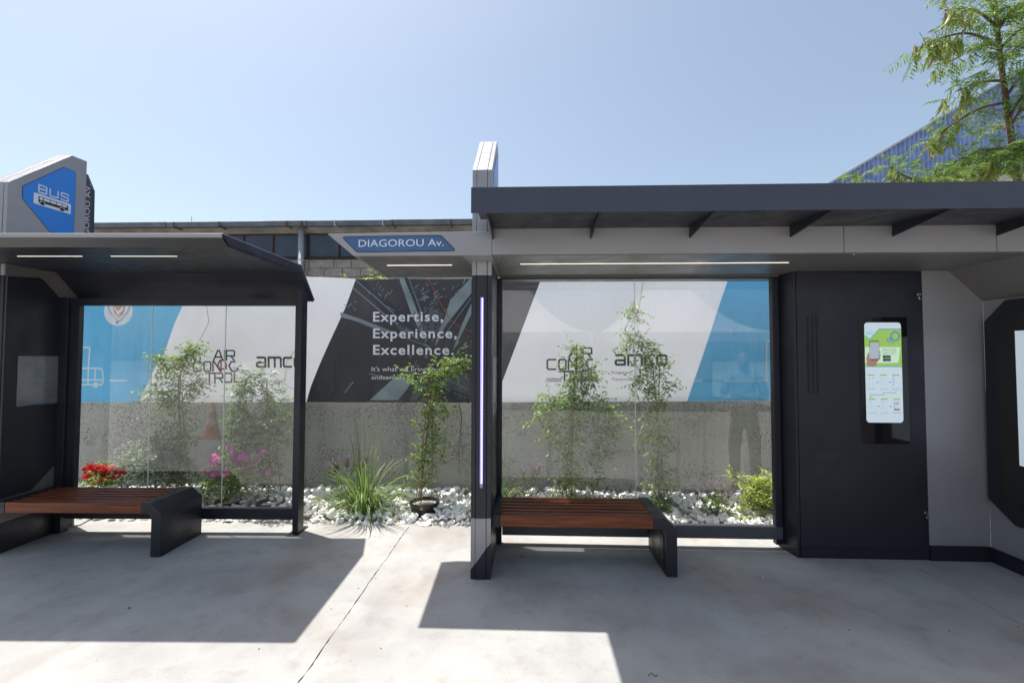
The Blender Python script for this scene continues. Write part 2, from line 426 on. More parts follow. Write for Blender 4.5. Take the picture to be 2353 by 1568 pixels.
for px, py, z, s in near:
    o = bpy.data.objects.new('stone', sr.choice(shapes)); col.objects.link(o); o.parent = bed
    o.location = (px, py, z); o.scale = (s, s, s*.95); o.rotation_euler = (sr.uniform(-.5, .5), sr.uniform(-.5, .5), sr.uniform(0, 6.3))
mb = MB()
sdat = [([v.co.copy() for v in me.vertices], [tuple(p.vertices) for p in me.polygons]) for me in shapes]
for px, py, z, s in far:
    vv, ff = sr.choice(sdat); R = Matrix.Rotation(sr.uniform(0, 6.3), 3, 'Z') @ Matrix.Rotation(sr.uniform(-.5, .5), 3, 'X')
    mb.add([R @ v*s+Vector((px, py, z)) for v in vv], ff)
o = mb.build('stones', M['stone']); o.parent = bed; o['kind'] = 'stuff'

# ------------------------------------------------------------------ concrete wall
WY = 5.6
def wtop(x): return float(np.interp(x, [-9, -5.7, -2.9, -.72, 2.9, 8], [1.13, 1.14, 1.155, 1.165, 1.21, 1.25]))
xs = list(np.arange(-12, 9.01, .12))
tp = [(x, wtop(x)+.008*noise.noise(Vector((x*4, 0, 0)))) for x in xs]
wall_t = Thing('concrete_wall', (0, WY, 0), 'low weathered grey concrete wall with exposed pebbles below the printed banner', 'wall')
MB().prism([(-12, -.1)]+tp+[(9, -.1)], 'y', WY, WY+.25).build('wall_body', M['wall'], wall_t)
def crack(pts, w, seed):
    rs = random.Random(seed); out = []
    for i in range(len(pts)-1):
        a, b = Vector(pts[i]), Vector(pts[i+1]); n = max(2, int((b-a).length/.02))
        for k in range(n): out.append(a.lerp(b, k/n)+Vector((rs.uniform(-.006, .006), 0, rs.uniform(-.004, .004))))
    out.append(Vector(pts[-1]))
    v = []; f = []
    for i, p in enumerate(out):
        ww = w*rs.uniform(.3, 1)*(1-.6*i/len(out))
        v += [(p.x-ww, WY-.0022, p.z), (p.x+ww, WY-.0022, p.z)]
        if i: f.append((2*i-2, 2*i-1, 2*i+1, 2*i))
    return v, f
P = lambda u, v: at(u, v, y=WY)
cm = mat('crack_shadow_gap', (.05, .048, .042), 1)
for k, (pts, w) in enumerate((([(1054, 925), (1060, 960), (1057, 1000), (1053, 1040), (1056, 1090)], .006), ([(1085, 930), (1056, 958)], .005),
                          ([(240, 1003), (300, 990), (360, 975), (420, 970)], .004), ([(855, 930), (800, 975), (790, 1000)], .0025),
                          ([(180, 955), (225, 962)], .003), ([(745, 925), (742, 990), (752, 1010)], .0025))):
    v, f = crack([P(*q) for q in pts], w, k); link('crack', v, f, cm, wall_t)

# ------------------------------------------------------------------ printed banner
BY = 5.53
ban = Thing('banner', (0, BY, 1.2), 'long printed banner in white, dark grey and sky blue hanging above the concrete wall', 'banner')
def cloth(x, z, layer=0):
    d = .011*math.sin(1.9*x+.6)+.007*math.sin(4.3*x+1.7*z)+.005*noise.noise(Vector((x*2.5, z*2.5, 1)))
    d += .012*noise.noise(Vector((x*1.1, z*.8, 5)))
    return (x, BY+d-.0022*layer, z)
def bt(x): return float(np.interp(x, [-9, -2.78, -2.0, -.7, 3, 9], [2.74, 2.70, 2.662, 2.66, 2.68, 2.7]))+.004*math.sin(7*x)
def bb(x): return wtop(x)-.004+.006*noise.noise(Vector((x*5, 3, 0)))-.012
nx = [x for x in np.arange(-7.5, 5.8, .06)]; nz = 26
v = []; f = []
for i, x in enumerate(nx):
    for j in range(nz+1):
        z = bb(x)+(bt(x)-bb(x))*j/nz; v.append(cloth(x, z))
        if i and j: k = i*(nz+1)+j; f.append((k-nz-2, k-nz-1, k, k-1))
M['b_white'] = mat('banner_white_print', (.87, .875, .92), .5, var=.04, vscale=2, trans=.5)
M['b_blue'] = mat('banner_blue_print', (.15, .58, .9), .45, var=.1, vscale=1.5, trans=.3)
M['b_dark'] = mat('banner_dark_print', (.055, .05, .058), .42, var=.35, vscale=1.2)
M['b_dark2'] = mat('banner_navy_print', (.028, .03, .045), .42)
M['b_beam'] = mat('banner_steel_print', (.28, .34, .36), .45, var=.35, vscale=3)
M['b_beam2'] = mat('banner_dim_steel_print', (.1, .12, .13), .45, var=.4, vscale=4)
M['b_text'] = mat('banner_pale_print', (.8, .81, .88), .45)
M['b_line'] = mat('banner_outline_print', (.65, .78, .88), .45)
M['b_logo'] = mat('banner_charcoal_print', (.03, .032, .045), .45)
M['b_red'] = mat('banner_red_print', (.45, .05, .05), .45)
M['b_navy'] = mat('banner_royal_print', (.04, .06, .3), .45)
M['b_orange'] = mat('banner_orange_print', (.62, .3, .15), .45)
M['b_green'] = mat('banner_green_print', (.05, .12, .06), .45)
M['b_shade'] = mat('banner_grey_print', (.36, .38, .42), .45)
link('banner_cloth', v, f, M['b_white'], ban, smooth=True)
for k_ in ('b_white', 'b_blue', 'b_dark'):
    n = M[k_].node_tree.nodes; l = M[k_].node_tree.links; tc = n.new('ShaderNodeTexCoord'); mp = n.new('ShaderNodeMapping'); mp.inputs['Scale'].default_value = (1.4, 1, .5); mp.inputs['Rotation'].default_value = (0, .35, 0)
    t = n.new('ShaderNodeTexNoise'); t.inputs['Scale'].default_value = 2.2; t.inputs['Detail'].default_value = 3; t.inputs['Distortion'].default_value = .8
    l.new(tc.outputs['Object'], mp.inputs[0]); l.new(mp.outputs[0], t.inputs['Vector']); bp = n.new('ShaderNodeBump'); bp.inputs['Strength'].default_value = .8; bp.inputs['Distance'].default_value = .06
    l.new(t.outputs[0], bp.inputs['Height']); l.new(bp.outputs[0], n['Principled BSDF'].inputs['Normal'])
def bxz(u, v): p = at(u, v, y=BY); return (p.x, p.z)
def onban(layer): return lambda x, z: cloth(x, z, layer)
def bpoly(name, polys, m, layer, parent=ban, cut=.12):
    for p in polys: flat(name, [[bxz(*q) for q in p]], onban(layer), m, parent, cut)
def edge_top(u): return 628.5 if u > 850 else 634
# coloured fields
def field(name, left, right, m, layer=1):
    """field between two slanting boundaries given bottom->top as pixel lists"""
    Lx = [bxz(*q) for q in left]; Rx = [bxz(*q) for q in right]
    def fit(p, lo):
        return p
    def xat(line, z):
        zs = [q[1] for q in line]; x_ = [q[0] for q in line]; return float(np.interp(z, zs, x_))
    v = []; f = []; N = 34; Mx = max(4, int(abs(Rx[0][0]-Lx[0][0])/.08))
    for j in range(N+1):
        for i in range(Mx+1):
            t = j/N; z = 1.1+(2.75-1.1)*t
            for _ in range(3):
                x = xat(Lx, z)+(xat(Rx, z)-xat(Lx, z))*i/Mx
                z = bb(x)+.0015+(bt(x)-bb(x)-.003)*t
            v.append(cloth(x, z, layer))
            if i and j: k = j*(Mx+1)+i; f.append((k-Mx-2, k-Mx-1, k, k-1))
    return link(name, v, f, m, ban, smooth=True)
field('blue_field', [(-300, 925), (-300, 600)], [(321, 922), (350, 857), (384, 793), (402, 744), (422, 702), (440, 640), (450, 620)], M['b_blue'])
field('dark_field', [(703, 922), (713, 889), (733.5, 838), (790, 712), (818, 637), (822, 628)], [(1136, 922), (1153.6, 876), (1243, 640), (1248, 626)], M['b_dark'])
field('blue_field', [(1577, 922), (1579, 915), (1674, 637), (1679, 622)], [(2230, 922), (2230, 600)], M['b_blue'])
# soft grey edging of the printed wave (as printed, left of the blue field's edge)
Z4 = lambda a, b: ((950+a*.3827)*.672, (700+b*.3827)*.672)
Z5 = lambda a, b: ((950+a*.3826)*.672, (1250+b*.3826)*.672)
Z3 = lambda a, b: ((200+a*.3827)*.672, (900+b*.3827)*.672)
ZR = lambda a, b: ((1650+a*.6059)*.672, (900+b*.6059)*.672)
def zp(Z, *ps): return [Z(*p) for p in ps]
bpoly('steel_beam_print', [zp(Z4, (1085, 655), (1130, 655), (1230, 900), (1300, 1130), (1268, 1130), (1190, 960)),
    zp(Z4, (1728, 650), (1728, 790), (1600, 950), (1500, 1080), (1430, 1225), (1405, 1260), (1440, 1120), (1500, 990), (1540, 850)),
    zp(Z4, (1728, 880), (1728, 975), (1600, 1240), (1560, 1310), (1640, 1080)),
    zp(Z4, (553, 958), (720, 1012), (1000, 1120), (1030, 1160), (900, 1120), (700, 1040), (560, 1000)),
    zp(Z5, (822, 305), (1010, 130), (1080, 100), (1210, 110), (1160, 200), (1075, 305))], M['b_beam'], 2)
bpoly('dim_beam_print', [zp(Z4, (1240, 880), (1300, 960), (1330, 1150), (1270, 1130), (1215, 960)),
    zp(Z4, (1360, 915), (1490, 970), (1440, 1110), (1420, 1150), (1310, 1130)),
    zp(Z4, (1030, 1030), (1160, 1080), (1240, 1160), (1200, 1190), (1090, 1120)),
    zp(Z5, (1240, 100), (1330, 170), (1240, 305), (1180, 305)),
    zp(Z5, (1500, 90), (1640, 60), (1725, 110), (1725, 290), (1620, 300), (1480, 190)),
    zp(Z5, (640, 150), (680, 140), (600, 250), (580, 250))], M['b_beam2'], 2)
bpoly('navy_beam_print', [zp(Z4, (700, 675), (760, 665), (1090, 960), (1240, 1120), (1180, 1110), (960, 970)),
    zp(Z4, (1135, 655), (1168, 655), (1275, 950), (1250, 960)), zp(Z4, (1728, 800), (1728, 870), (1560, 1100), (1450, 1235), (1550, 1050))], M['b_dark2'], 3)
lines = []
for Z, w, pts in ((Z4, 2.2, [(690, 668), (900, 850), (1120, 1050)]), (Z4, 2.4, [(665, 738), (960, 985), (1360, 1275)]), (Z4, 2.0, [(1172, 655), (1290, 975)]),
                  (Z4, 1.5, [(1728, 830), (1480, 1180)]), (Z4, 1.5, [(1040, 1150), (1340, 1262)]), (Z4, 1.6, [(975, 905), (1045, 950)]),
                  (Z5, 2.5, [(820, 70), (1000, 110)]), (Z5, 2, [(1490, 110), (1700, 210)]), (Z5, 2, [(600, 240), (680, 140)]), (Z5, 1.6, [(1500, 200), (1715, 300)])):
    q = [bxz(*Z(*p)) for p in pts]; lines += stroke(q, w*.0048)
fr = random.Random(3)
for _ in range(95):
    cx_, cy_ = fr.choice(((1330, 740), (1380, 850), (900, 760), (1250, 800), (1680, 1250), (640, 940), (1400, 900), (1200, 1420), (1640, 740), (1320, 1200)))
    a = fr.gauss(cx_, 60); b = fr.gauss(cy_, 45); L_ = fr.uniform(12, 60); an = fr.choice((-1.1, -.5, .5, -.8))+fr.uniform(-.2, .2)
    if Z4(a, b)[1] < 640 or b > 1500 or a > 1760: continue
    q = [bxz(*Z4(a, b)), bxz(*Z4(a+L_*math.cos(an), b+L_*math.sin(an)))]; lines += stroke(q, fr.uniform(.003, .012))
flat('fleck_print', lines, onban(4), M['b_beam'], ban, kind='stuff')
bolts = []
def disc(c, r, n=14): return [(c[0]+r*math.cos(2*PI*i/n), c[1]+r*math.sin(2*PI*i/n)) for i in range(n)]
for x, y in ((1345, 1075), (1350, 1105), (1415, 1070), (1405, 1105), (1090, 1070), (1110, 1085), (1130, 1100), (1150, 915), (1160, 945), (1275, 1210), (1300, 1225)):
    bolts.append(disc(bxz(*Z4(x, y)), .017, 8))
for i in range(4):
    for j in range(3): bolts.append([bxz(*Z5(*p)) for p in ((1545+i*45, 210+j*28+i*14), (1578+i*45, 220+j*28+i*14), (1575+i*45, 236+j*28+i*14), (1542+i*45, 226+j*28+i*14))])
flat('bolt_print', bolts, onban(5), M['b_dark2'], ban, kind='stuff')
def btext(body, u0, u1, vb, vc, m, bold=0, layer=6, name='lettering'):
    a = bxz(u0, vb); b = bxz(u1, vb); c = bxz(u0, vc)
    return text(name, body, a[0], b[0], a[1], c[1]-a[1], onban(layer), m, ban, bold)
t1 = [btext('Expertise,', 857, 1019, 737.9, 715.3, M['b_text'], .022), btext('Experience,', 857, 1050, 776, 753.5, M['b_text'], .022), btext('Excellence.', 857, 1043, 813.8, 791, M['b_text'], .022)]
t2 = [btext("It's what we bring to all our", 854, 1052, 852, 841, M['b_text']), btext('endeavours.', 854, 934, 871, 860.5, M['b_text'])]
# logos (angular letters drawn as strokes) in the coordinates of the left one
def logo(T, s):
    w = .0185*s
    A = lambda *ps: [bxz(*T(*p)) for p in ps]
    dk = []
    S = lambda pts, closed=False, ww=w: dk.extend(stroke(pts, ww, closed))
    S(A((1394, 868), (1432, 778), (1446, 778), (1476, 868))); S(A((1410, 836), (1466, 836)))
    S(A((1492, 772), (1492, 868)))
    S(A((1508, 868), (1508, 778), (1572, 778), (1578, 786), (1578, 826), (1508, 826))); S(A((1548, 828), (1577, 868)))
    S(A((1290, 878), (1228, 878), (1218, 888), (1218, 952), (1228, 962), (1290, 962)))
    S(A((1322, 878), (1362, 878), (1370, 888), (1370, 952), (1362, 962), (1322, 962), (1312, 952), (1312, 888)), True)
    S(A((1390, 968), (1390, 876), (1400, 876), (1452, 962), (1460, 962), (1460, 872)))
    S(A((1320, 980), (1400, 980))); S(A((1358, 980), (1358, 1065)))
    S(A((1406, 1065), (1406, 980), (1466, 980), (1474, 990), (1474, 1022), (1406, 1022))); S(A((1446, 1024), (1474, 1065)))
    S(A((1500, 980), (1545, 980), (1553, 990), (1553, 1050), (1545, 1060), (1500, 1060), (1492, 1050), (1492, 990)), True)
    S(A((1576, 975), (1576, 1060), (1634, 1060)))
    flat('logo_lettering', dk, onban(3), M['b_logo'], ban); dk.clear()
    # amco
    W2 = .026*s
    S(A((1772, 840), (1838, 840), (1848, 850), (1848, 930)), False, W2); S(A((1848, 885), (1782, 885), (1774, 893), (1774, 915), (1782, 922), (1848, 922)), False, W2)
    S(A((1876, 932), (1876, 840), (1976, 840), (1984, 850), (1984, 932)), False, W2); S(A((1930, 840), (1930, 932)), False, W2)
    S(A((2086, 842), (2020, 842), (2010, 852), (2010, 915), (2020, 922), (2086, 922)), False, W2)
    S(A((2118, 842), (2172, 842), (2182, 852), (2182, 912), (2172, 922), (2118, 922), (2108, 912), (2108, 852)), True, W2)
    flat('logo_lettering', dk, onban(3), M['b_logo'], ban)
    flat('logo_shape', stroke(A((1432, 905), (1452, 866), (1488, 862), (1506, 900), (1506, 938), (1470, 942), (1446, 940)), w*1.15, True), onban(4), M['b_red'], ban, label='red hexagonal ring of the logo')
    flat('logo_shape', stroke(A((1590, 878), (1550, 878), (1530, 915), (1556, 962), (1590, 962), (1612, 930)), w*1.15), onban(4), M['b_navy'], ban, label='blue open ring of the logo')
    def lt(body, x0, x1, b, c):
        p = A((x0, b), (x1, b), (x0, c)); return text('lettering', body, p[0][0], p[1][0], p[0][1], p[2][1]-p[0][1], onban(3), M['b_logo'], ban)
    ([lt('Inspired', 1740, 1900, 1000, 974), lt('Technologies', 1740, 1995, 1060, 1034),
         text('lettering', 'mechanical', A((1213, 1052))[0][0], A((1332, 1052))[0][0], A((1213, 1052))[0][1], .026*s, onban(3), M['b_logo'], ban, .02),
         text('lettering', 'contractors', A((1213, 1070))[0][0], A((1332, 1070))[0][0], A((1213, 1070))[0][1], .024*s, onban(3), M['b_logo'], ban, .02)])
logo(lambda a, b: Z3(a, b), 1.0)
logo(lambda a, b: ZR(360+(a-1212)*.695, 473+(b-772)*.652), 1.06)
# emblem
E = lambda *ps: [bxz(*Z3(*p)) for p in ps]
cc = bxz(*Z3(538, 425)); rr = abs(bxz(*Z3(665, 440))[0]-cc[0])
flat('emblem_disc', [disc(cc, rr, 40)], onban(2), M['b_text'], ban, .15)
flat('emblem_shield', [E((490, 340), (598, 340), (598, 400), (580, 450), (540, 487), (505, 450), (490, 400))], onban(3), M['b_orange'], ban)
flat('emblem_bird', [E((497, 378), (520, 410), (530, 425), (548, 420), (585, 378), (582, 415), (560, 440), (545, 452), (520, 455), (525, 440), (505, 410))], onban(4), M['b_text'], ban)
yr = bxz(*Z3(520, 472)); text('lettering', '1960', yr[0], bxz(*Z3(556, 472))[0], yr[1], .022, onban(4), M['b_text'], ban, .02)
lv = []
for sgn in (-1, 1):
    for k in range(13):
        t = k/12; x = 540+sgn*(8+88*math.sin(t*1.7)); y = 520-150*t
        for da in (-.6, .7):
            an = math.atan2(-1, sgn*.45)+da; L_ = 17
            lv.append(E((x, y), (x+L_*.5*math.cos(an)+3, y+L_*.5*math.sin(an)+2), (x+L_*math.cos(an), y+L_*math.sin(an)), (x+L_*.5*math.cos(an)-3, y+L_*.5*math.sin(an)-2)))
lv += stroke(E((515, 540), (545, 515)), .008)+stroke(E((540, 540), (515, 515)), .008)
flat('emblem_wreath', lv, onban(3), M['b_green'], ban, kind='stuff')
ol = []
for pts, cl in (([(150, 750), (288, 750), (272, 940), (265, 1082)], 0), ([(150, 935), (375, 935), (396, 948), (404, 975), (406, 1058), (388, 1083), (150, 1083)], 0),
                ([(150, 1040), (400, 1040)], 0), ([(338, 940), (330, 1040)], 0), ([(458, 1045), (617, 1045)], 0), ([(335+19*math.cos(a*.52), 1083+19*math.sin(a*.52)) for a in range(12)], 1)):
    ol += stroke(E(*pts), .02, bool(cl))
flat('outline_print', ol+[disc(E((335, 1083))[0], .016)], onban(2), M['b_line'], ban)
flat('outline_print', stroke([bxz(*q) for q in ((1592, 874), (1760, 874), (1760, 783), (1850, 783))], .02), onban(2), M['b_line'], ban)
for k, pts in enumerate(([(1477-0, 0)],)): pass
for pts in ([(476, 640), (478, 700), (484, 740), (455, 800), (440, 830), (425, 845)], [(700, 690), (690, 790), (660, 830), (655, 880), (668, 892), (700, 891)],
            [(985, 640), (1015, 700), (1035, 735), (1060, 752), (1100, 768)], [(1477, 640), (1462, 740), (1468, 780)], [(395, 884), (425, 884), (450, 880)]):
    w_ = MB().tube([Vector(cloth(*bxz(*q), 0))-Vector((0, .02, 0)) for q in pts], .003, 5).build('cord', M['orangewire'], ban)
box('fixing_bracket', -2.72, -2.6, 5.515, 5.52, 2.692, 2.702, mat('rusty_bracket', (.12, .04, .02), .8), ban, 0)

# ------------------------------------------------------------------ shelter pieces
def groove_tower(T, x0, x1, yf, yb, zf, yp, zp_, zb, zc, zlow, kinds):
    """slab-like tower of three plates side by side; front cladding changes colour with height"""
    d = x1-x0
    for a, b, off, nm in ((x0, x0+.26*d, .004, 'tower_plate'), (x0+.285*d, x1-.285*d, 0, 'tower_core'), (x1-.26*d, x1, .004, 'tower_plate')):
        pass
    return

def shelter_tower(T, x0, x1, yf, top, zcap0, zcap1, zlow, diag):
    """top: profile [(y,z)...] above the cap, from the front edge round to the back"""
    d = x1-x0; yb = top[-1][0]
    for a, b, off in ((x0, x0+.22*d, .006), (x0+.24*d, x1-.24*d, 0), (x1-.22*d, x1, .006)):
        tb = [(yf+off, zcap1)]+[(max(yf+off, y), z) for y, z in top]+[(yb, zcap1)]
        MB().prism(tb, 'x', a, b).build('tower_plate', M['grey'], T, bevel=.002)
        box('column_cap', a, b, yf+off, yb, zcap0, zcap1-.001, M['grey'], T)
        box('column_cladding', a, b, yf+off, yb, zlow, zcap0-.001, M['dark'], T)
        fa, fb = diag(a), diag(b)
        MB().prism([(a, fa), (b, fb), (b, zlow-.001), (a, zlow-.001)], 'y', yf+off, yb).build('column_cladding', M['grey'], T, bevel=.002, label='light grey lower cladding')
        MB().prism([(a, 0), (b, 0), (b, fb-.001), (a, fa-.001)], 'y', yf+off, yb).build('column_foot', M['dark'], T, bevel=.002)
    box('column_core', x0+.01, x1-.01, yf+.02, yb-.005, .002, top[0][1]-.02, M['black'], T, 0)

def bench(T, xw0, xw1, y0, y1, xend, zt=.452):
    n = 7; pitch = (y1-y0-.012)/n
    box('front_board', xw0, xw1, y0, y0+.032, zt-.088, zt, M['wood'], T, .004)
    y = y0+.046; w = (y1-y-.004)/6-.034
    for i in range(6):
        box('slat', xw0, xw1, y, y+w, zt-.034, zt-.001*(i % 2), M['wood'], T, .004); y += w+.034
    box('seat_frame', xw0+.002, xw1-.002, y0+.035, y1-.03, zt-.095, zt-.06, M['dark'], T)
    xa = xw1
    pr = [(0, zt-.001), (.085, zt-.001), (.178, zt-.085), (.178, 0), (.092, 0), (.092, zt-.13), (.062, zt-.094), (0, zt-.094)]
    MB().prism([(xa+.001+a, b) for a, b in pr], 'y', y0-.004, y1).build('bench_leg', M['dark'], T, bevel=.003)
    box('leg_panel', xa+.086, xa+.0915, y0+.05, y1-.06, .03, zt-.16, M['dark'], T, .002)
    box('end_bracket', xend, xw0-.001, y0-.002, y1, zt-.094, zt+.004, M['dark'], T)

def led(T, x0, x1, y, z):
    box('led_strip', x0, x1, y-.0035, y+.0035, z-.004, z-.001, M['led'], T, 0)

# ================================================================== LEFT SHELTER (its own slightly turned frame)
LX0, LX1, LG = -4.45, -2.1, 4.45
S1 = Thing('bus_shelter', (-3.3, 4.3, 0), 'left bus shelter with low folded dark roof and blue BUS sign tower', 'bus shelter', L=True)
ztop = 2.572
prof_o = [(3.22, ztop), (4.41, 2.582), (4.70, 2.285)]
prof_i = [(4.62, 2.262), (4.36, 2.508), (3.30, 2.500)]
MB().prism(prof_o+prof_i, 'x', LX0-.75, LX1).build('roof', M['dark'], S1, bevel=.002)
MB().prism([(3.211, ztop+.005), (3.215, ztop+.011), (4.415, 2.599), (4.722, 2.29), (4.716, 2.287), (4.412, 2.592)], 'x', LX0-.75, LX1+.008).build('roof_trim', M['grey'], S1)
MB().prism([(3.208, ztop+.004), (3.219, ztop+.004), (3.222, ztop-.022), (3.211, ztop-.022)], 'x', LX0-.75, LX1+.001).build('roof_trim', M['grey'], S1)
MB().prism([(3.212, ztop-.024), (3.219, ztop-.024), (3.298, 2.499), (3.291, 2.499)], 'x', LX0-.75, LX1-.001).build('fascia', mat('charcoal_fascia', (.04, .039, .042), .45), S1)
MB().prism([(3.216, ztop+.003), (4.411, 2.59), (4.714, 2.286), (4.66, 2.262), (4.385, 2.528), (3.29, 2.515)], 'x', LX1+.001, LX1+.006).build('roof_side_trim', M['dark'], S1)
q0 = at(40, 588, L=True, z=2.503)
for a, b in ((40, 197), (255, 413)):
    p, q = at(a, 588, L=True, z=2.503), at(b, 590, L=True, z=2.503); led(S1, p.x, q.x, p.y, 2.504)
for u, v in ((403, 566.5), (755, 566)):
    p = at(u, v, L=True, z=2.5)
# frame
box('top_rail', LX0, LX1-.04, LG-.03, LG+.03, 2.2, 2.27, M['dark'], S1)
box('bottom_rail', LX0+.1, LX1-.03, LG-.03, LG+.03, .135, .24, M['dark'], S1)
box('frame_upright', LX0+.005, LX0+.085, LG-.05, LG+.03, .0, 2.27, M['dark'], S1)
box('frame_upright', LX0+.088, LX0+.175, LG-.025, LG+.025, .24, 2.199, M['dark'], S1)
box('post', LX1-.03, LX1+.025, LG-.05, LG+.07, .008, 2.33, M['dark'], S1, .003)
box('frame_upright', LX1-.052, LX1-.032, LG-.02, LG+.02, .24, 2.199, M['dark'], S1)
bp_ = Thing
plate = box('base_plate', LX1-.07, LX1+.035, LG-.09, LG+.16, 0, .008, M['dark'], S1)
for dx, dy in ((-.055, -.07), (-.02, -.075), (.02, .13), (-.055, .13)):
    MB().tube([(LX1+dx, LG+dy, .008), (LX1+dx, LG+dy, .022)], .01, 6).build('bolt', M['steel'], (S1, plate))
gx = [-4.274, -3.571, -2.846, -2.153]
for i in range(3):
    pn = box('glass_pane', gx[i]+.002, gx[i+1]-.002, LG-.0, LG+.0, .238, 2.203, M['glass'], S1, 0)
    me = pn.data; me.clear_geometry(); b_ = S1.base
    x0, x1 = gx[i]+.003, gx[i+1]-.003
    me.from_pydata([(a-b_.x, LG-b_.y, c) for a, c in ((x0, .238), (x1, .238), (x1, 2.203), (x0, 2.203))], [], [(0, 1, 2, 3)]); me.update()
    if i: box('glass_edge', gx[i]-.003, gx[i]+.003, LG-.004, LG+.004, .242, 2.198, M['glassedge'], S1, 0)
# side wall = the foot of the sign tower
TW = [at(18, 418, L=True, x=LX0), at(165, 357, L=True, x=LX0), at(200, 371, L=True, x=LX0)]
tw = [(p.y, p.z) for p in TW]
yf = tw[0][0]-.005
shelter_tower(S1, LX0-.15, LX0-.0, yf, tw, 2.405, 2.50, .27, lambda x: .12+.6*(x-(LX0-.15)))
pl = lambda u, v: (lambda p: (p.y, p.z))(at(u, v, L=True, x=LX0))
xs_ = LX0+.004
gw = [(yf+.02, .0), (4.62, .0), (4.62, 2.26), (4.36, 2.5), (yf+.02, 2.495)]
MB().prism(gw, 'x', LX0+.0005, LX0+.004).build('side_wall', M['soffit'], S1)
dp = [pl(8, 631), pl(90, 638), pl(100, 645), pl(171, 722), pl(152, 1036), pl(69, 1126), pl(-30, 1150), pl(-30, 631)]
dp = [(yf+.03, 2.40)]+dp[1:6]+[(yf+.03, pl(20, 1140)[1])]
MB().prism(dp, 'x', LX0+.0042, LX0+.009).build('side_panel', M['dark'], S1, bevel=.001)
box('plinth', LX0+.0042, LX0+.012, yf+.01, 4.6, .0, .255, M['dark'], S1, .001)
# BUS sign on the tower
zt_ = lambda a, b: ((a*.26793)*.672, (480+b*.26793)*.672)        # survey of the sign
def tl(a, b): p = at(*zt_(a, b), L=True, x=LX0); return (p.y, p.z)
def onL(k): return lambda y, z: (LX0+.0015+.0016*k, y, z)
rim = [tl(*q) for q in ((288, 585), (815, 345), (935, 393), (955, 405), (966, 430), (932, 1240), (700, 1240), (285, 740))]
sign = flat('sign_panel', [rim], onL(1), M['blue'], S1)
flat('sign_rim', stroke(rim, .006, True), onL(.5), M['black'], (S1, sign))
def rr_(x0, y0, x1, y1, r, n=4):
    o = []
    for cx, cy, a0 in ((x1-r, y0+r, -90), (x1-r, y1-r, 0), (x0+r, y1-r, 90), (x0+r, y0+r, 180)):
        for k in range(n+1): a = math.radians(a0+90*k/n); o.append((cx+r*math.cos(a), cy+r*math.sin(a)))
    return o
# affine chart of the pictogram: the sign face is flat, so its own axes are (y, z)
c0 = tl(425, 660); c1 = tl(900, 815); c2 = tl(420, 800)
wS, hS = c1[0]-c0[0], c0[1]-c2[1]
BX = lambda a, b: (c0[0]+a*wS, c0[1]-b*hS)      # unit box of the white bus plate
zsl = (c1[1]-c0[1])/wS
def bxp(pts): return [(lambda p: (p[0], p[1]+(p[0]-c0[0])*zsl))(BX(a, b)) for a, b in pts]
hh = 1.0
flat('pictogram_plate', [bxp([(x, y/1.0) for x, y in [(p[0], p[1]) for p in rr_(0, 0, 1, 1, .06)]])], onL(2), M['signwhite'], (S1, sign))
flat('bus_pictogram', [bxp([(.12, .2), (.86, .2), (.92, .3), (.92, .75), (.12, .75)])]+[bxp([(.22+.075*math.cos(a*.5), .78+.16*math.sin(a*.5)) for a in range(12)])]+[bxp([(.75+.075*math.cos(a*.5), .78+.16*math.sin(a*.5)) for a in range(12)])], onL(3), M['signblack'], (S1, sign))
flat('pictogram_window', [bxp([(a, .27), (b, .27), (b, .5), (a, .5)]) for a, b in ((.14, .23), (.25, .41), (.43, .57), (.59, .73), (.75, .87))]+[bxp(q) for x in (.22, .75) for q in stroke([(x+.06*math.cos(PI+k*PI/8), .76+.17*math.sin(PI+k*PI/8)) for k in range(9)], .022)], onL(4), M['signwhite'], (S1, sign))
# BUS in square strokes
def bl(pts, w=.034, closed=False): return stroke([BX(.01+a*.935, b-.05) for a, b in pts], w*wS, closed)
lt = bl([(.12, -.12), (.12, -.78), (.30, -.78), (.335, -.72), (.335, -.5), (.30, -.46), (.12, -.46)])+bl([(.3, -.46), (.335, -.4), (.335, -.16), (.30, -.12), (.12, -.12)])
lt += bl([(.43, -.8), (.43, -.16), (.47, -.12), (.62, -.12), (.66, -.16), (.66, -.8)])
lt += bl([(.97, -.66), (.97, -.74), (.935, -.78), (.79, -.78), (.755, -.72), (.755, -.52), (.79, -.46), (.935, -.46), (.97, -.4), (.97, -.18), (.935, -.12), (.79, -.12), (.755, -.18), (.755, -.24)])
lt = [[(y, z+(y-c0[0])*zsl) for y, z in p] for p in lt]
flat('lettering', lt, onL(2), M['signwhite'], (S1, sign))
# navy street-name plate standing behind the tower
py = 4.78
a0 = at(190, 395, L=True, y=py); a1 = at(207.5, 403, L=True, y=py); a2 = at(212.5, 428, L=True, y=py); a2b = at(211, 545, L=True, y=py)
plate2 = MB().prism([(a1.x-.22, a1.z+.10), (a1.x-.05, a1.z+.02), (a2.x, a2.z-.04), (a2b.x+.004, 2.4), (a1.x-.22, 2.4)], 'y', py, py+.03).build('name_plate', M['plate'], S1, bevel=.002)
tb0 = at(198, 545, L=True, y=py); tb1 = at(206, 421, L=True, y=py); cw = .058
v_, f_ = text2d('DIAGOROU AV.', 0, 0); ax = min(p[0] for p in v_); bx_ = max(p[0] for p in v_)
zA, zB = tb1.z-.74, tb1.z-.01
link('lettering', [(a2.x-.018-p[1]/.729*cw, py-.003, zA+(p[0]-ax)/(bx_-ax)*(zB-zA)) for p in v_], f_, M['signgrey'], (S1, plate2))

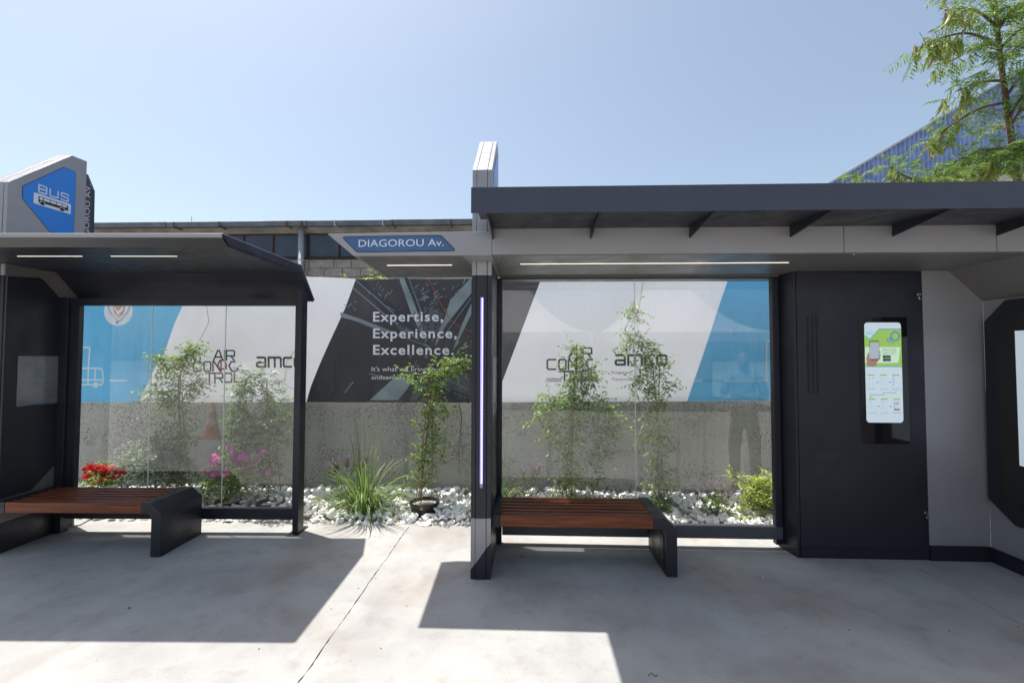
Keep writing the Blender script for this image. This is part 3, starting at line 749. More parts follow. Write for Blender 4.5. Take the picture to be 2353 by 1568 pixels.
# notice on the side wall
nt = Thing('paper_notice', (LX0+.012, 4.2, 1.25), 'grey laminated information sheet stuck on the dark side wall of the left shelter', 'notice', L=True)
def nl(u, v, k=0): p = at(u, v, L=True, x=LX0); return (LX0+.0125+.0015*k, p.y, p.z)
M['lam'] = mat('laminated_paper', (.16, .175, .19), .22, coat=.5, bump=.25, bscale=9, var=.25, vscale=5)
def nq(a, b):   # zoom of the notice
    return (a*.19132*.672, (1150+b*.19132)*.672)
cn = [nq(298, 345), nq(1022, 342), nq(998, 1175), nq(262, 1252)]
vv = []; ff = []
for j in range(9):
    for i in range(7):
        s, t = i/6, j/8
        u = (cn[0][0]*(1-s)+cn[1][0]*s)*(1-t)+(cn[3][0]*(1-s)+cn[2][0]*s)*t; w_ = (cn[0][1]*(1-s)+cn[1][1]*s)*(1-t)+(cn[3][1]*(1-s)+cn[2][1]*s)*t
        p = nl(u, w_); vv.append((p[0]+.002*noise.noise(Vector((s*3, t*3, 0))), p[1], p[2]))
        if i and j: k = j*7+i; ff.append((k-8, k-7, k, k-1))
link('sheet', vv, ff, M['lam'], nt)
def nrect(a, b, c, d): return [nl(*nq(a, b), 3)[1:], nl(*nq(c, b), 3)[1:], nl(*nq(c, d), 3)[1:], nl(*nq(a, d), 3)[1:]]
onN = lambda y, z: (LX0+.018, y, z)
M['pblue'] = mat('printed_blue', (.03, .09, .22), .4); M['pgrey'] = mat('printed_grey', (.3, .31, .33), .4)
flat('blue_print', [nrect(548, 345, 1015, 356), nrect(520, 1200, 760, 1214), nrect(760, 1185, 985, 1200), nrect(335, 1172, 390, 1200)], onN, M['pblue'], nt)
def ntext(body, a, b, c, cap, m):
    p, q, r = nl(*nq(a, b)), nl(*nq(c, b)), nl(*nq(a, b-cap)); return text('lettering', body, p[1], q[1], p[2], r[2]-p[2], onN, m, nt)
join('lettering', [ntext('Το έργο αφορά τον σχεδιασμό,', 535, 865, 895, 12, M['pgrey']), ntext('την προμήθεια έξυπνων στεγάστρων', 535, 885, 885, 12, M['pgrey']), ntext('αναμονής και στάσεων λεωφορείων', 535, 905, 890, 12, M['pgrey']), ntext('μεταφορών. Το έργο υλοποιείται', 535, 925, 885, 12, M['pgrey']), ntext('στο πλαίσιο του σχεδίου', 535, 950, 800, 12, M['pgrey'])])
join('blue_lettering', [ntext('ΕΞΥΠΝΑ ΣΤΕΓΑΣΤΡΑ', 550, 600, 760, 20, M['pblue']), ntext('ΣΤΑΣΕΩΝ ΛΕΩΦΟΡΕΙΩΝ', 550, 642, 940, 20, M['pblue']), ntext('ΚΑΙ ΣΥΣΤΗΜΑ', 550, 690, 750, 20, M['pblue']), ntext('ΤΗΛΕΜΑΤΙΚΗΣ', 550, 735, 750, 20, M['pblue'])])

B1 = Thing('bench', (-3.7, 4.15, 0), 'slatted red brown wooden bench with dark metal leg in the left shelter', 'bench', 'wooden benches under the shelters', L=True)
bench(B1, -4.357, -3.186, 3.905, 4.41, LX0+.013)
# cable on the ground
p = [at(u, v, z=.012) for u, v in ((150, 1212), (185, 1203), (205, 1192), (212, 1186))]
tag(MB().tube([Vector((q.x, q.y, .008)) for q in p], .006, 6).build('cable', M['graywire']), 'short grey cable lying on the pavement behind the left bench', 'cable')

# ================================================================== RIGHT SHELTER
S2 = Thing('bus_shelter', (1.5, 4.0, 0), 'right bus shelter with dark blue-grey canopy, street name beam and grey end wall', 'bus shelter')
ZB, YB0, YB1, YG = 2.455, 3.33, 4.25, 4.22
K = YB0/3.096
XW = 3.88
# header beam
zt1 = 2.628
a = at(752, 537, y=YB0); b = at(812, 587, y=YB0)
vs = [(a.x, YB0, a.z), (b.x, YB0, ZB), (-.273, YB0, ZB), (-.273, YB0, zt1+.004), (a.x-.03, YB1, a.z), (b.x-.05, YB1, ZB), (-.273, YB1, ZB), (-.273, YB1, zt1+.004)]
MB().add(vs, [(0, 1, 2, 3), (7, 6, 5, 4), (0, 4, 5, 1), (1, 5, 6, 2), (2, 6, 7, 3), (0, 3, 7, 4)]).build('sign_beam', M['grey'], S2, bevel=.003, label='pointed grey beam end carrying the street name')
segs = [(-.271, 2.264), (2.268, 3.322), (3.326, 5.6)]
for i, (x0, x1) in enumerate(segs):
    box('fascia', x0, x1, YB0, YB0+.02, ZB+.002, 2.655, M['grey'], S2, .003)
MB().box(-.271, 5.6, YB0+.021, 4.55, ZB+.001, 2.65).build('roof', M['soffit'], S2)
jo = mat('joint_dark', (.02, .02, .02), .8)
box('soffit_panel', -.268, 2.264, YB0+.006, YG+.05, ZB-.004, ZB, M['soffit'], S2, .001)
box('soffit_panel', 2.268, 3.59, YB0+.006, YG+.05, ZB-.004, ZB, M['soffit'], S2, .001)
vs = [(b.x+.03, YB0+.03, ZB-.004), (-.50, YB0+.03, ZB-.004), (-.44, YB1-.02, ZB-.004), (b.x-.03, YB1-.02, ZB-.004)]
MB().add(vs+[(x, y, ZB-.0005) for x, y, z in vs], [(0, 1, 2, 3), (7, 6, 5, 4), (0, 4, 5, 1), (1, 5, 6, 2), (2, 6, 7, 3), (3, 7, 4, 0)]).build('soffit_panel', M['soffit'], S2)
for uu in (866, 1035): pass
# street name
sz = lambda q: at(*Z4(*q), y=YB0)
pan = [(lambda p: (p.x, p.z))(sz(q)) for q in ((583, 298), (592, 288), (1455, 275), (1578, 398), (1570, 411), (708, 423))]
onB = lambda k: (lambda x, z: (x, YB0-.0008-.0016*k, z))
sp = flat('street_sign', [pan], onB(1), M['streetblue'], S2)
flat('sign_rim', stroke(pan, .005, True), onB(2), M['black'], (S2, sp))
p0, p1, p2 = sz((722, 376)), sz((1482, 368)), sz((722, 308))
tx = text('lettering', 'DIAGOROU Av.', p0.x, p1.x, p0.z, p2.z-p0.z-.002, onB(2), M['signwhite'], (S2, sp), 0)
for vtx in tx.data.vertices: vtx.co.z += (vtx.co.x+S2.base.x-p0.x)/(p1.x-p0.x)*(p1.z-p0.z)
# canopy
s_ = 1.075
FY = 2.666*s_; fz0 = 1.7+.856*s_; fz1 = 1.7+1.011*s_; fx0 = -.344*s_
box('canopy_fascia', fx0, 7.5, FY, FY+.006, fz0, fz1, M['canopy'], S2, .001)
box('canopy_roof', fx0, 7.5, FY+.007, YB0+.12, fz1-.03, fz1-.001, M['canopy'], S2, 0)
MB().add([(-.262, FY+.008, fz0+.006), (7.5, FY+.008, fz0+.006), (7.5, YB0-.001, 2.648), (-.262, YB0-.001, 2.648), (-.262, FY+.008, fz0+.012), (7.5, FY+.008, fz0+.012), (7.5, YB0-.001, 2.654), (-.262, YB0-.001, 2.654)],
         [(0, 1, 2, 3), (4, 7, 6, 5), (0, 4, 5, 1), (2, 6, 7, 3), (0, 3, 7, 4), (1, 5, 6, 2)]).build('canopy_soffit', M['dark'], S2)
box('canopy_back', fx0+.1, 7.5, YB0-.0, YB0+.12, 2.66, fz1-.031, M['dark'], S2, 0)
for i in range(8):
    x = (-.245+.667*i)*K
    MB().prism([(YB0-.001, 2.57), (YB0-.001, 2.647), (FY+.008, fz0+.005), (FY+.008, fz0-.001)], 'x', x-.005, x+.005).build('bracket', M['dark'], S2, label='thin triangular canopy bracket')
# led + cams
p, q = at(1195, 606, z=ZB-.004), at(1811, 603, z=ZB-.004); led(S2, p.x, q.x, p.y, ZB-.004)
p, q = at(889, 609, z=ZB-.004), at(1038, 608, z=ZB-.004); led(S2, p.x, q.x, p.y, ZB-.004)
for u, v in ((1337, 586), (1526, 584), (1147, 587), (2536, 582), (1965, 581)):
    p = at(u, v+2, z=ZB-.004); MB().tube([(p.x, p.y+.02, ZB-.004), (p.x, p.y+.02, ZB-.009)], .011, 10).build('spotlight', M['steel'], S2)
# column / tower
TX0, TX1 = -.445, -.29
top = [(3.535, 3.18), (4.08, 3.667), (4.25, 3.64)]
dg = lambda x: float(np.interp(x, [TX0, TX0+.025, TX1-.02, TX1], [.075, .1, .255, .275]))
zc0 = at(1100, 632, y=3.53).z; zlo = at(1100, 1190, y=3.53).z
shelter_tower(S2, TX0, TX1, 3.53, top, zc0, ZB-.005, zlo, dg)
onT = lambda k: (lambda y, z: (TX1+.001+.0016*k, y, z))
# same panel outline as the left tower, shifted to this one
dy = 3.535-tw[0][0]; dz = 3.18-tw[0][1]
rim2 = [(y+dy, z+dz) for y, z in rim]
sg = flat('sign_panel', [rim2], onT(1), M['blue'], S2); flat('sign_rim', stroke(rim2, .006, True), onT(.5), M['black'], (S2, sg))
flat('lettering', [[(y+dy, z+dz) for y, z in p] for p in lt], onT(2), M['signwhite'], (S2, sg))
# light strip in the column
a, b = at(1104, 683, y=3.52), at(1111, 1111, y=3.52)
ls = box('light_strip', a.x+.001, a.x+.0215, 3.519, 3.5295, b.z, a.z, M['ledblue'], S2, 0)
dots = MB(); z = b.z+.006
while z < a.z-.006: dots.box(a.x+.013, a.x+.017, 3.5175, 3.5188, z, z+.004); z += .0105
dots.build('led_dots', M['leddot'], (S2, ls), kind=None)
box('strip_end_cap', a.x+.001, a.x+.0215, 3.519, 3.5295, b.z-.03, b.z-.001, M['pgrey'], S2, 0)
# notice on the column side
n2 = Thing('paper_notice', (TX1+.002, 3.9, 1.3), 'narrow-looking laminated sheet stuck on the side of the light strip column', 'notice')
yy = at(1134, 830, x=TX1).y, at(1139.5, 830, x=TX1).y
box('sheet', TX1+.0015, TX1+.006, 3.70, 4.06, 1.23, 1.70, mat('laminated_sheet', (.45, .5, .52), .2, coat=.5, var=.3, vscale=6), n2, 0)
# side wall inner
box('side_wall', TX1+.0005, TX1+.0012, 3.56, YG, .3, ZB-.01, M['dark'], S2, 0)
# glass frame
box('top_rail', -.27, 2.27, YG-.025, YG+.025, 2.437, ZB-.006, M['soffit'], S2)
box('top_gasket', -.25, 2.25, YG-.022, YG+.022, 2.427, 2.436, M['black'], S2, 0)
box('frame_upright', -.288, -.246, YG-.03, YG+.03, .0, 2.43, M['dark'], S2)
x1g = at(1770, 900, y=YG).x; x2g = at(1787, 1000, y=YG).x
box('frame_upright', 2.205, 2.262, YG-.03, YG+.03, .04, 2.43, M['dark'], S2)
box('bottom_rail', -.24, 2.262, YG-.035, YG+.03, .088, .198, mat('rail_grey', (.075, .078, .095), .45), S2)
for x0, x1 in ((-.243, .972), (.978, 2.203)):
    b_ = S2.base; me = bpy.data.meshes.new('glass_pane')
    me.from_pydata([(a-b_.x, YG-b_.y, c) for a, c in ((x0, .199), (x1, .199), (x1, 2.426), (x0, 2.426))], [], [(0, 1, 2, 3)]); me.materials.append(M['glass'])
    o = bpy.data.objects.new('glass_pane', me); col.objects.link(o); o.parent = S2.o
box('glass_edge', .972, .978, YG-.004, YG+.004, .17, 2.425, M['glassedge'], S2, 0)
# end walls on the right
YC = 4.021
xf = at(2178.6, 614, y=YC).x; xg = at(2113, 700, y=YC).x+.02
MB().prism([(xg+.003, .125), (XW, .125), (XW, 2.19), (xf, 2.452), (xg+.003, 2.452)], 'y', YC, YC+.02).build('back_panel', M['grey'], S2, bevel=.001)
box('plinth', xg+.003, XW-.001, YC-.012, YC+.018, 0, .1245, M['dark'], S2)
MB().prism([(xf, 2.456), (XW, 2.19), (XW+.03, 2.19), (XW+.03, 2.47), (xf, 2.47)], 'y', YB0-.0, YC+.1).build('sloped_soffit', M['soffit'], S2)
MB().prism([(2.0, .0), (YC, .0), (YC, 2.188), (2.0, 2.188)], 'x', XW, XW+.04).build('end_wall', M['grey'], S2)
box('plinth', XW-.012, XW-.001, 2.0, YC-.013, .0, .122, M['dark'], S2)
ZQ = lambda a, b: ((2600+a*.6696)*.672, (1000+b*.6696)*.672)
ow = lambda a, b: (lambda p: (p.y, p.z))(at(*ZQ(a, b), x=XW))
def mirror_pts(pts, yc):
    return pts+[(2*yc-y, z) for y, z in reversed(pts)]
lo = [ow(1265, 38), ow(1158, 148), ow(1180, 1050), ow(1320, 1190)]
li = [ow(1300, 97), ow(1228, 170), ow(1250, 1045), ow(1330, 1125)]
yc = lo[0][0]-.42
oct_o = [lo[0], lo[1], lo[2], lo[3]]; 
frame = MB().prism(mirror_pts(oct_o, yc), 'x', XW-.03, XW-.001).build('display_frame', M['dark'], S2, bevel=.003)
MB().prism(mirror_pts(li, yc), 'x', XW-.034, XW-.0305).build('display_glass', M['screenblack'], (S2, frame))
l3 = ow(1322, 195), ow(1350, 850)
M['screen'] = mat('screen_white', (.6, .7, .76), .3, emit=.3)
MB().box(XW-.038, XW-.0345, 2*yc-l3[0][0], l3[0][0], l3[1][1]-.05, l3[0][1]).build('display_sheet', M['screen'], (S2, frame))

# ---- information cabinet
C = Thing('information_cabinet', (2.8, YC, 0), 'tall dark metal cabinet with a lit information screen, vent slots and two keys', 'cabinet')
XC0 = 2.293
body = MB().prism([(XC0+.03, YC+.03), (xg, YC+.03), (xg, 4.268), (2.266, 4.268)], 'z', 0, 2.449).build('cabinet_body', M['dark'], C)
box('cabinet_door', XC0+.028, xg, YC, YC+.028, .09, 2.447, M['dark'], C, .003)
box('plinth', XC0+.028, xg, YC+.002, YC+.028, .0, .087, M['dark'], C)
MB().prism([(XC0, YC+.002), (XC0+.024, YC+.002), (2.262+.02, 4.27), (2.262, 4.27)], 'z', 0, 2.448).build('side_panel', M['dark'], C, bevel=.002)
cz = lambda u, v, y=YC: at(u, v, y=y)
onC = lambda k: (lambda x, z: (x, YC-.0008-.0016*k, z))
# vents: three slots with punched holes
for i, u in enumerate((1854.5, 1865, 1875)):
    x = cz(u, 724).x+.0; z1, z0 = 2.069, 1.395
    vt = flat('vent_slot', [rr_(x-.009, z0, x+.009, z1, .0088)], onC(.2), mat('vent_slot_metal', (.003, .003, .004), .7) if i == 0 else bpy.data.materials['vent_slot_metal'], C)
    hs = []; z = z0+.014; k = 0
    while z < z1-.01:
        for dx in ((-.004, .004) if k % 2 else (0,)): hs.append(disc((x+dx, z), .0022, 6))
        z += .0085; k += 1
    flat('perforation', hs, onC(1), M['canopy'], (C, vt), kind='stuff')
s1, s2 = (2.842, .972), (3.243, 2.05)
box('display', s1[0], s2[0], YC-.004, YC-.0005, s1[1], s2[1], M['screenblack'], C, .001)
onD = lambda k: (lambda x, z: (x, YC-.0055-.0012*k, z))
W0, W1, Wb, Wt = 2.884, 3.190, 1.151, 2.006
scr = flat('screen', [rr_(W0, Wb, W1, Wt, .028, 5)], onD(0), M['screen'], C)
# zoom chart of the screen: (a,b) in the enlarged view -> screen plane (sheared view undone)
def sc_(a, b):
    t = (b-137)/(1250-137); xl = 153+t*(188-153); xr = 580+t*(617-580); s = (a-xl)/(xr-xl)
    return (W0+s*(W1-W0), Wt+(Wb-Wt)*t)
def E_(name, c, e=.42): return mat(name, c, .35, emit=e)
M['s_green'] = E_('screen_green', (.3, .5, .1), .36); M['s_pale'] = E_('screen_pale_green', (.5, .66, .5)); M['s_blue'] = E_('screen_blue', (.03, .16, .5))
M['s_teal'] = E_('screen_teal', (.02, .35, .4)); M['s_dk'] = E_('screen_dark', (.03, .04, .05), .1); M['s_grey'] = E_('screen_grey', (.35, .4, .45)); M['s_skin'] = E_('screen_hand', (.4, .2, .15), .3)
M['s_dgreen'] = E_('screen_deep_green', (.04, .3, .1), .3)
def sp_(name, polys, m, k): return flat(name, [[sc_(*q) for q in p] for p in polys], onD(k), m, (C, scr))
R4 = lambda a, b, c, d: [(a, b), (c, b), (c, d), (a, d)]
sp_('green_field', [[(158, 280), (205, 318), (232, 312), (325, 212), (582, 212), (596, 630), (170, 630)]], M['s_green'], 1)
sp_('pale_field', [[(345, 412), (574, 412), (552, 585), (345, 590)], R4(165, 412, 345, 590)], M['s_pale'], 2)
sp_('teal_line', [q for q in stroke([(158, 282), (205, 320), (225, 316), (322, 212)], 8)]+[R4(170, 627, 380, 634)], M['s_teal'], 3)
sp_('blue_line', [R4(322, 208, 581, 215), R4(380, 625, 596, 632)]+stroke([(513+48*math.cos(k*.314), 290+48*math.sin(k*.314)) for k in range(20)], 13, True)+stroke([(443+21*math.cos(k*.52), 331+21*math.sin(k*.52)) for k in range(12)], 8, True)+stroke([(483+10*math.cos(k*.7), 356+10*math.sin(k*.7)) for k in range(9)], 5, True), M['s_blue'], 3)
sp_('hand', [[(178, 540), (196, 480), (212, 466), (216, 540), (330, 548), (300, 585), (290, 626), (190, 626)], [(330, 456), (345, 466), (343, 478), (328, 478)], [(330, 490), (346, 500), (344, 516), (328, 516)], [(326, 522), (344, 530), (340, 544), (322, 550)]], M['s_skin'], 3)
sp_('phone', [[(212, 345), (220, 338), (316, 338), (323, 345), (327, 548), (318, 556), (226, 556), (218, 548)]], M['s_dk'], 4)
sp_('phone_face', [R4(216, 362, 320, 545)], M['s_grey'], 5)
sp_('phone_bar', [R4(216, 346, 320, 358)], M['s_green'], 5)
bd = [R4(370, 505, 462, 535), R4(372, 540, 464, 570)]
sp_('store_badge', bd, M['s_dk'], 3)
def stext(body, a, b, c, cap, m, k=4, bold=0):
    p, q, r = sc_(a, b), sc_(c, b), sc_(a, b-cap); return text('lettering', body, p[0], q[0], p[1], r[1]-p[1], onD(k), m, (C, scr), bold)
join('lettering', [stext('Κατεβάστε την εφαρμογή', 365, 436, 520, 8, M['s_dk']), stext('CYPRUS BUS του Motion', 365, 453, 526, 9, M['s_dk'], 4, .01), stext('Download CYPRUS BUS', 368, 476, 524, 9, M['s_dk'], 4, .01), stext('application by motion.', 368, 493, 508, 8, M['s_dk'])])
join('badge_lettering', [stext('App Store', 394, 529, 456, 11, M['s_grey'], 5), stext('Google Play', 394, 564, 460, 11, M['s_grey'], 5)])
gr = []; tl_ = []; ar = []; ln = []
for r_, ys in ((0, 715), (1, 982)):
    for c_, x in enumerate((197, 340, 482) if r_ == 0 else (210, 350, 494)):
        w_ = 76; h_ = 150; tl_ += stroke([(x, ys), (x+w_, ys), (x+w_+5, ys+h_), (x+5, ys+h_)], 1.6, True); gr.append(R4(x, ys, x+w_, ys+17))
        for k in range(5):
            if (c_, r_) != (0, 0): ln.append(R4(x+12, ys+34+k*18, x+58-(k % 3)*9, ys+37+k*18))
        if c_ < 2: ar.append([(x+100, ys+85), (x+120, ys+85), (x+120, ys+80), (x+134, ys+88), (x+120, ys+96), (x+120, ys+91), (x+100, ys+91)])
ar += stroke([(527, 893), (527, 918), (383, 918), (383, 943), (232, 943), (232, 965)], 5)+[[(224, 962), (240, 962), (232, 978)]]
sp_('phone_outline', tl_, M['s_grey'], 1); sp_('phone_header', gr, M['s_green'], 2); sp_('arrow', ar, M['s_dgreen'], 1); sp_('text_line', ln, M['s_grey'], 1)
dt = []
for x, y in ((218, 762), (254, 758), (221, 820), (257, 818), (492, 744), (493, 763), (494, 782), (495, 801), (496, 819), (497, 836), (222, 1013), (509, 1068), (510, 1083)): dt.append([(x+5*math.cos(k), y+5*math.sin(k)) for k in range(6)])
sp_('icon', dt, M['s_blue'], 2); sp_('button', [R4(506, 1097, 535, 1111), R4(540, 1097, 569, 1111)], M['s_dk'], 2)
M['s_mix'] = E_('screen_red', (.5, .12, .08), .3)
sp_('icon', [R4(506+k*8, 1026+j*8, 511+k*8, 1032+j*8) for k in range(7) for j in range(3)], M['s_mix'], 2)
join('lettering', [stext('ΒΗΜΑ 1: Επιλέξτε', 196, 882, 286, 7, M['s_dk'], 2), stext('ΒΗΜΑ 2: Επιλέξτε', 340, 885, 443, 7, M['s_dk'], 2), stext('ΒΗΜΑ 3: Επιλέξτε', 477, 884, 586, 7, M['s_dk'], 2),
      stext('ΒΗΜΑ 4: Επιλέξτε', 210, 1149, 315, 7, M['s_dk'], 2), stext('ΒΗΜΑ 5: Επιλέξτε', 351, 1149, 448, 7, M['s_dk'], 2), stext('ΒΗΜΑ 6: Επιλέξτε', 489, 1145, 600, 7, M['s_dk'], 2)])
sp_('logo_skyline', [R4(168, 264, 250, 268)]+stroke([(168, 258), (180, 258), (180, 240), (190, 240), (190, 256), (205, 256), (205, 236), (218, 236), (218, 254), (232, 254), (232, 228), (246, 228), (248, 256)], 2.2), M['s_teal'], 2)
for z, u, v in ((0, 2103, 680), (1, 2120, 1177)):
    p = cz(u, v); lk = MB().tube([(p.x-.002, YC-.001, p.z+.01), (p.x-.002, YC-.03, p.z+.01)], .012, 12).build('lock', M['steel'], C, smooth=False)
    kb = MB(); kb.box(p.x-.008, p.x+.004, YC-.048, YC-.0305, p.z+.002, p.z+.018); kb.prism([(p.x-.006+.009*math.cos(k*.8), p.z-.024+.014*math.sin(k*.8)) for k in range(8)], 'y', YC-.045, YC-.042); kb.build('key', M['steel'], (C, lk))

B2 = Thing('bench', (.4, 3.9, 0), 'slatted red brown wooden bench beside the light strip column in the right shelter', 'bench', 'wooden benches under the shelters')
bench(B2, -.227, .977, 3.637, 4.165, TX1+.002)

# ------------------------------------------------------------------ industrial building behind on the left
IY = 10.0
IB = Thing('industrial_building', (-5, IY, 0), 'old block-walled industrial hall with a grey gutter and dark window band', 'building')
q = lambda u, v, y=IY: at(u, v, y=y)
XL, XR = q(-200, 600).x, q(1300, 600).x
M['block'] = mat('weathered_concrete_block', (.33, .31, .27), .9, bump=.8, bscale=50, var=.35, vscale=9)
M['mortar'] = mat('mortar_joint', (.4, .38, .33), .95, bump=.5, bscale=60, var=.2, vscale=8)
M['gutter'] = mat('galvanised_gutter', (.13, .155, .185), .5, metal=.3, bump=.2, bscale=12, var=.35, vscale=3)
M['plaster'] = mat('stained_render', (.3, .285, .245), .9, bump=.4, bscale=30, var=.45, vscale=3)
M['rust'] = mat('rusty_steel', (.2, .07, .03), .9, var=.5, vscale=20)
M['winglass'] = mat('dusty_dark_window', (.03, .045, .075), .25, spec=.6, var=.4, vscale=2.5)
M['frame'] = mat('brown_window_frame', (.05, .025, .02), .8, var=.4, vscale=15)
M['pipe'] = mat('grey_downpipe', (.42, .44, .48), .5, var=.15, vscale=4)
zw0, zw1 = q(690, 592).z, q(690, 536.5).z
MB().box(XL, XR, IY+.06, IY+.3, -.1, zw0-.01).build('wall', M['mortar'], IB)
MB().box(XL, XR, IY+.0, IY+.3, zw1+.01, q(690, 527).z).build('lintel', M['plaster'], IB)
def gz(x, v0, v1):
    return float(np.interp(x, [q(210, v0).x, q(1080, v1).x], [q(210, v0).z, q(1080, v1).z]))
u0s = [210, 345, 520, 635, 800, 960, 1080]
gl_ = [XL]+[q(u, 520).x for u in (120, 405, 625, 720, 905)]+[XR]
for i in range(len(gl_)-1):
    a, b = gl_[i]+.004, gl_[i+1]-.004; d = (i % 2)*.015
    v = []
    for x in (a, b):
        t, bo = gz(x, 522, 513), gz(x, 532, 524.5)
        v += [(x, IY-.32-d, t), (x, IY-.30-d, t+.012), (x, IY-.18, t+.01), (x, IY-.18, bo+.02), (x, IY-.20-d, bo), (x, IY-.29-d, bo+.005)]
    MB().add(v, [tuple(range(6)), tuple(range(11, 5, -1))]+[(j, (j+1) % 6, 6+(j+1) % 6, 6+j) for j in range(6)]).build('gutter', M['gutter'], IB)
MB().add([(XL, IY-.3, gz(XL, 522, 513)-.03), (XR, IY-.3, gz(XR, 522, 513)-.03), (XR, IY+6, gz(XR, 522, 513)+.02), (XL, IY+6, gz(XL, 522, 513)+.02), (XL, IY-.17, gz(XL, 533, 526)+.04), (XR, IY-.17, gz(XR, 533, 526)+.04), (XR, IY+6, 2), (XL, IY+6, 2)],
         [(0, 1, 2, 3), (4, 5, 1, 0), (7, 6, 5, 4), (0, 3, 7, 4), (1, 5, 6, 2), (2, 6, 7, 3)]).build('roof', M['plaster'], IB)
for u, rusty in ((425, 1), (526, 1), (709, 1), (783, 0), (912, 1), (890, 0), (1041, 1), (676, 1)):
    p = q(u, 523); t = gz(p.x, 522, 513)
    box('gutter_bracket', p.x-.015, p.x+.015, IY-.34, IY-.02, t-.12, t-.085, M['rust'] if rusty else M['pipe'], IB, 0)
    box('gutter_bracket', p.x-.012, p.x+.012, IY-.345, IY-.336, t-.11, t-.0, M['rust'] if rusty else M['pipe'], IB, 0)
edges = [430, 492, 559, 627, 692, 707, 779, 852, 925, 998, 1071, 1144]
for a, b in zip(edges[:-1], edges[1:]):
    if b-a < 20: continue
    x0, x1 = q(a, 560).x, q(b, 560).x
    wd = box('window', x0+.005, x1-.005, IY+.04, IY+.07, zw0, zw1, M['frame'], IB, 0)
    box('pane', x0+.03, x1-.03, IY+.035, IY+.0395, zw0+.035, zw1-.03, M['winglass'], (IB, wd), 0)
box('window_sill', XL, XR, IY-.02, IY+.2, zw0-.03, zw0-.002, M['frame'], IB, 0)
box('window_backing', XL, XR, IY+.08, IY+.12, zw0-.01, zw1+.01, M['winglass'], IB, 0)
br = random.Random(8); bw, bh = .41, .2; z = zw0-.033-bh; row = 0
while row < 4:
    x = q(560, 600).x+(row % 2)*bw/2
    while x < q(1000, 600).x:
        o_ = br.uniform(0, .012)
        if not (q(686, 600).x-.05 < x < q(704, 600).x-bw+.3):
            box('block', x+.006, x+bw-.006, IY+.03-o_, IY+.059, z+.006, z+bh-.004, M['block'], IB, .006)
        x += bw
    z -= bh; row += 1
MB().tube([(q(696.5, 560).x, IY-.1, .1), (q(696.5, 560).x, IY-.1, gz(-4, 533, 526))], .062, 12).build('downpipe', M['pipe'], IB, smooth=True)
MB().tube([(q(696.5, 560).x, IY-.1, q(696, 598).z), (q(696.5, 560).x, IY-.1, q(696, 601).z)], .072, 12).build('pipe_clip', M['pipe'], IB)
box('pilaster', q(684, 560).x-.02, q(686, 560).x+.22, IY-.02, IY+.1, -.1, zw0-.04, M['plaster'], IB, .01)
p = q(455, 512); MB().tube([(p.x, IY-.2, p.z-.1), (p.x+.002, IY-.2, q(455, 503).z)], .006, 5).build('antenna', M['pipe'], IB)
# ------------------------------------------------------------------ blue corrugated gable on the right
GY = 13.0
GB = Thing('blue_warehouse', (9, GY, 0), 'blue corrugated steel gable wall rising behind the tree at right', 'building')
g = lambda u, v: at(u, v, y=GY)
p0, p1 = g(1905, 421), g(2270, 205); sl = (p1.z-p0.z)/(p1.x-p0.x)
xr0, xr1 = p0.x-2.2, p0.x+9.5
ridge = lambda x: p0.z+sl*(x-p0.x)
zlow = lambda x: g(2200, 399).z+(x-g(2200, 399).x)*.10
M['corr'] = mat('blue_corrugated_steel', (.15, .23, .48), .4, spec=.5, var=.3, vscale=3, vcol=(.28, .37, .6))
pitch = .125; x = xr0; cnt = 0
while x < xr1:
    v = []; f = []; n = 8*9
    for i in range(n+1):
        xx = x+pitch*9*i/n; y = GY+.034*math.cos(2*PI*xx/pitch)-(.004 if cnt % 2 else 0)
        v += [(xx, y, min(zlow(xx), ridge(xx)-.3)), (xx, y, ridge(xx)-.02)]
        if i: f.append((2*i-2, 2*i, 2*i+1, 2*i-1))
    link('corrugated_sheet', v, f, M['corr'], GB, smooth=True); x += pitch*9; cnt += 1
MB().prism([(xr0, ridge(xr0)-.03), (xr1, ridge(xr1)-.03), (xr1, ridge(xr1)+.03), (xr0, ridge(xr0)+.03)], 'y', GY-.1, GY+.1).build('roof_verge', M['pipe'], GB)
M['beige'] = mat('beige_render', (.5, .43, .34), .9, bump=.3, bscale=20, var=.15, vscale=2)
MB().prism([(xr0, -.1), (xr1, -.1), (xr1, zlow(xr1)+.05), (xr0, zlow(xr0)+.05)], 'y', GY+.04, GY+.3).build('wall', M['beige'], GB)
MB().prism([(xr0, ridge(xr0)-.1), (xr1, ridge(xr1)-.1), (xr1, -.1), (xr0, -.1)], 'y', GY+.31, GY+14).build('roof', M['corr'], GB)

# ------------------------------------------------------------------ plants
def leafgeo(mb, p, d, nrm, L_, w, fold=.25, droop=0):
    d = d.normalized(); s = d.cross(nrm)
    if s.length < 1e-3: s = d.cross(Vector((1, .2, 0)))
    s.normalize(); n_ = s.cross(d).normalized()
    a = p; b = p+d*L_*.4; c = p+d*L_-n_*droop*L_
    up_ = n_*fold*w
    mb.add([a, b+s*w*.5+up_, b-s*w*.5+up_, b, c], [(0, 3, 1), (0, 2, 3), (3, 4, 1), (3, 2, 4)])
def rv(r): 
    return Vector((r.gauss(0, 1), r.gauss(0, 1), r.gauss(0, 1))).normalized()
def catmull(pts, n=8):
    P_ = [Vector(p) for p in pts]; P_ = [P_[0]*2-P_[1]]+P_+[P_[-1]*2-P_[-2]]; out = []
    for i in range(1, len(P_)-2):
        for k in range(n):
            t = k/n; a, b, c, d = P_[i-1:i+3]
            out.append(.5*((2*b)+(-a+c)*t+(2*a-5*b+4*c-d)*t*t+(-a+3*b-3*c+d)*t**3))
    out.append(P_[-2]); return out
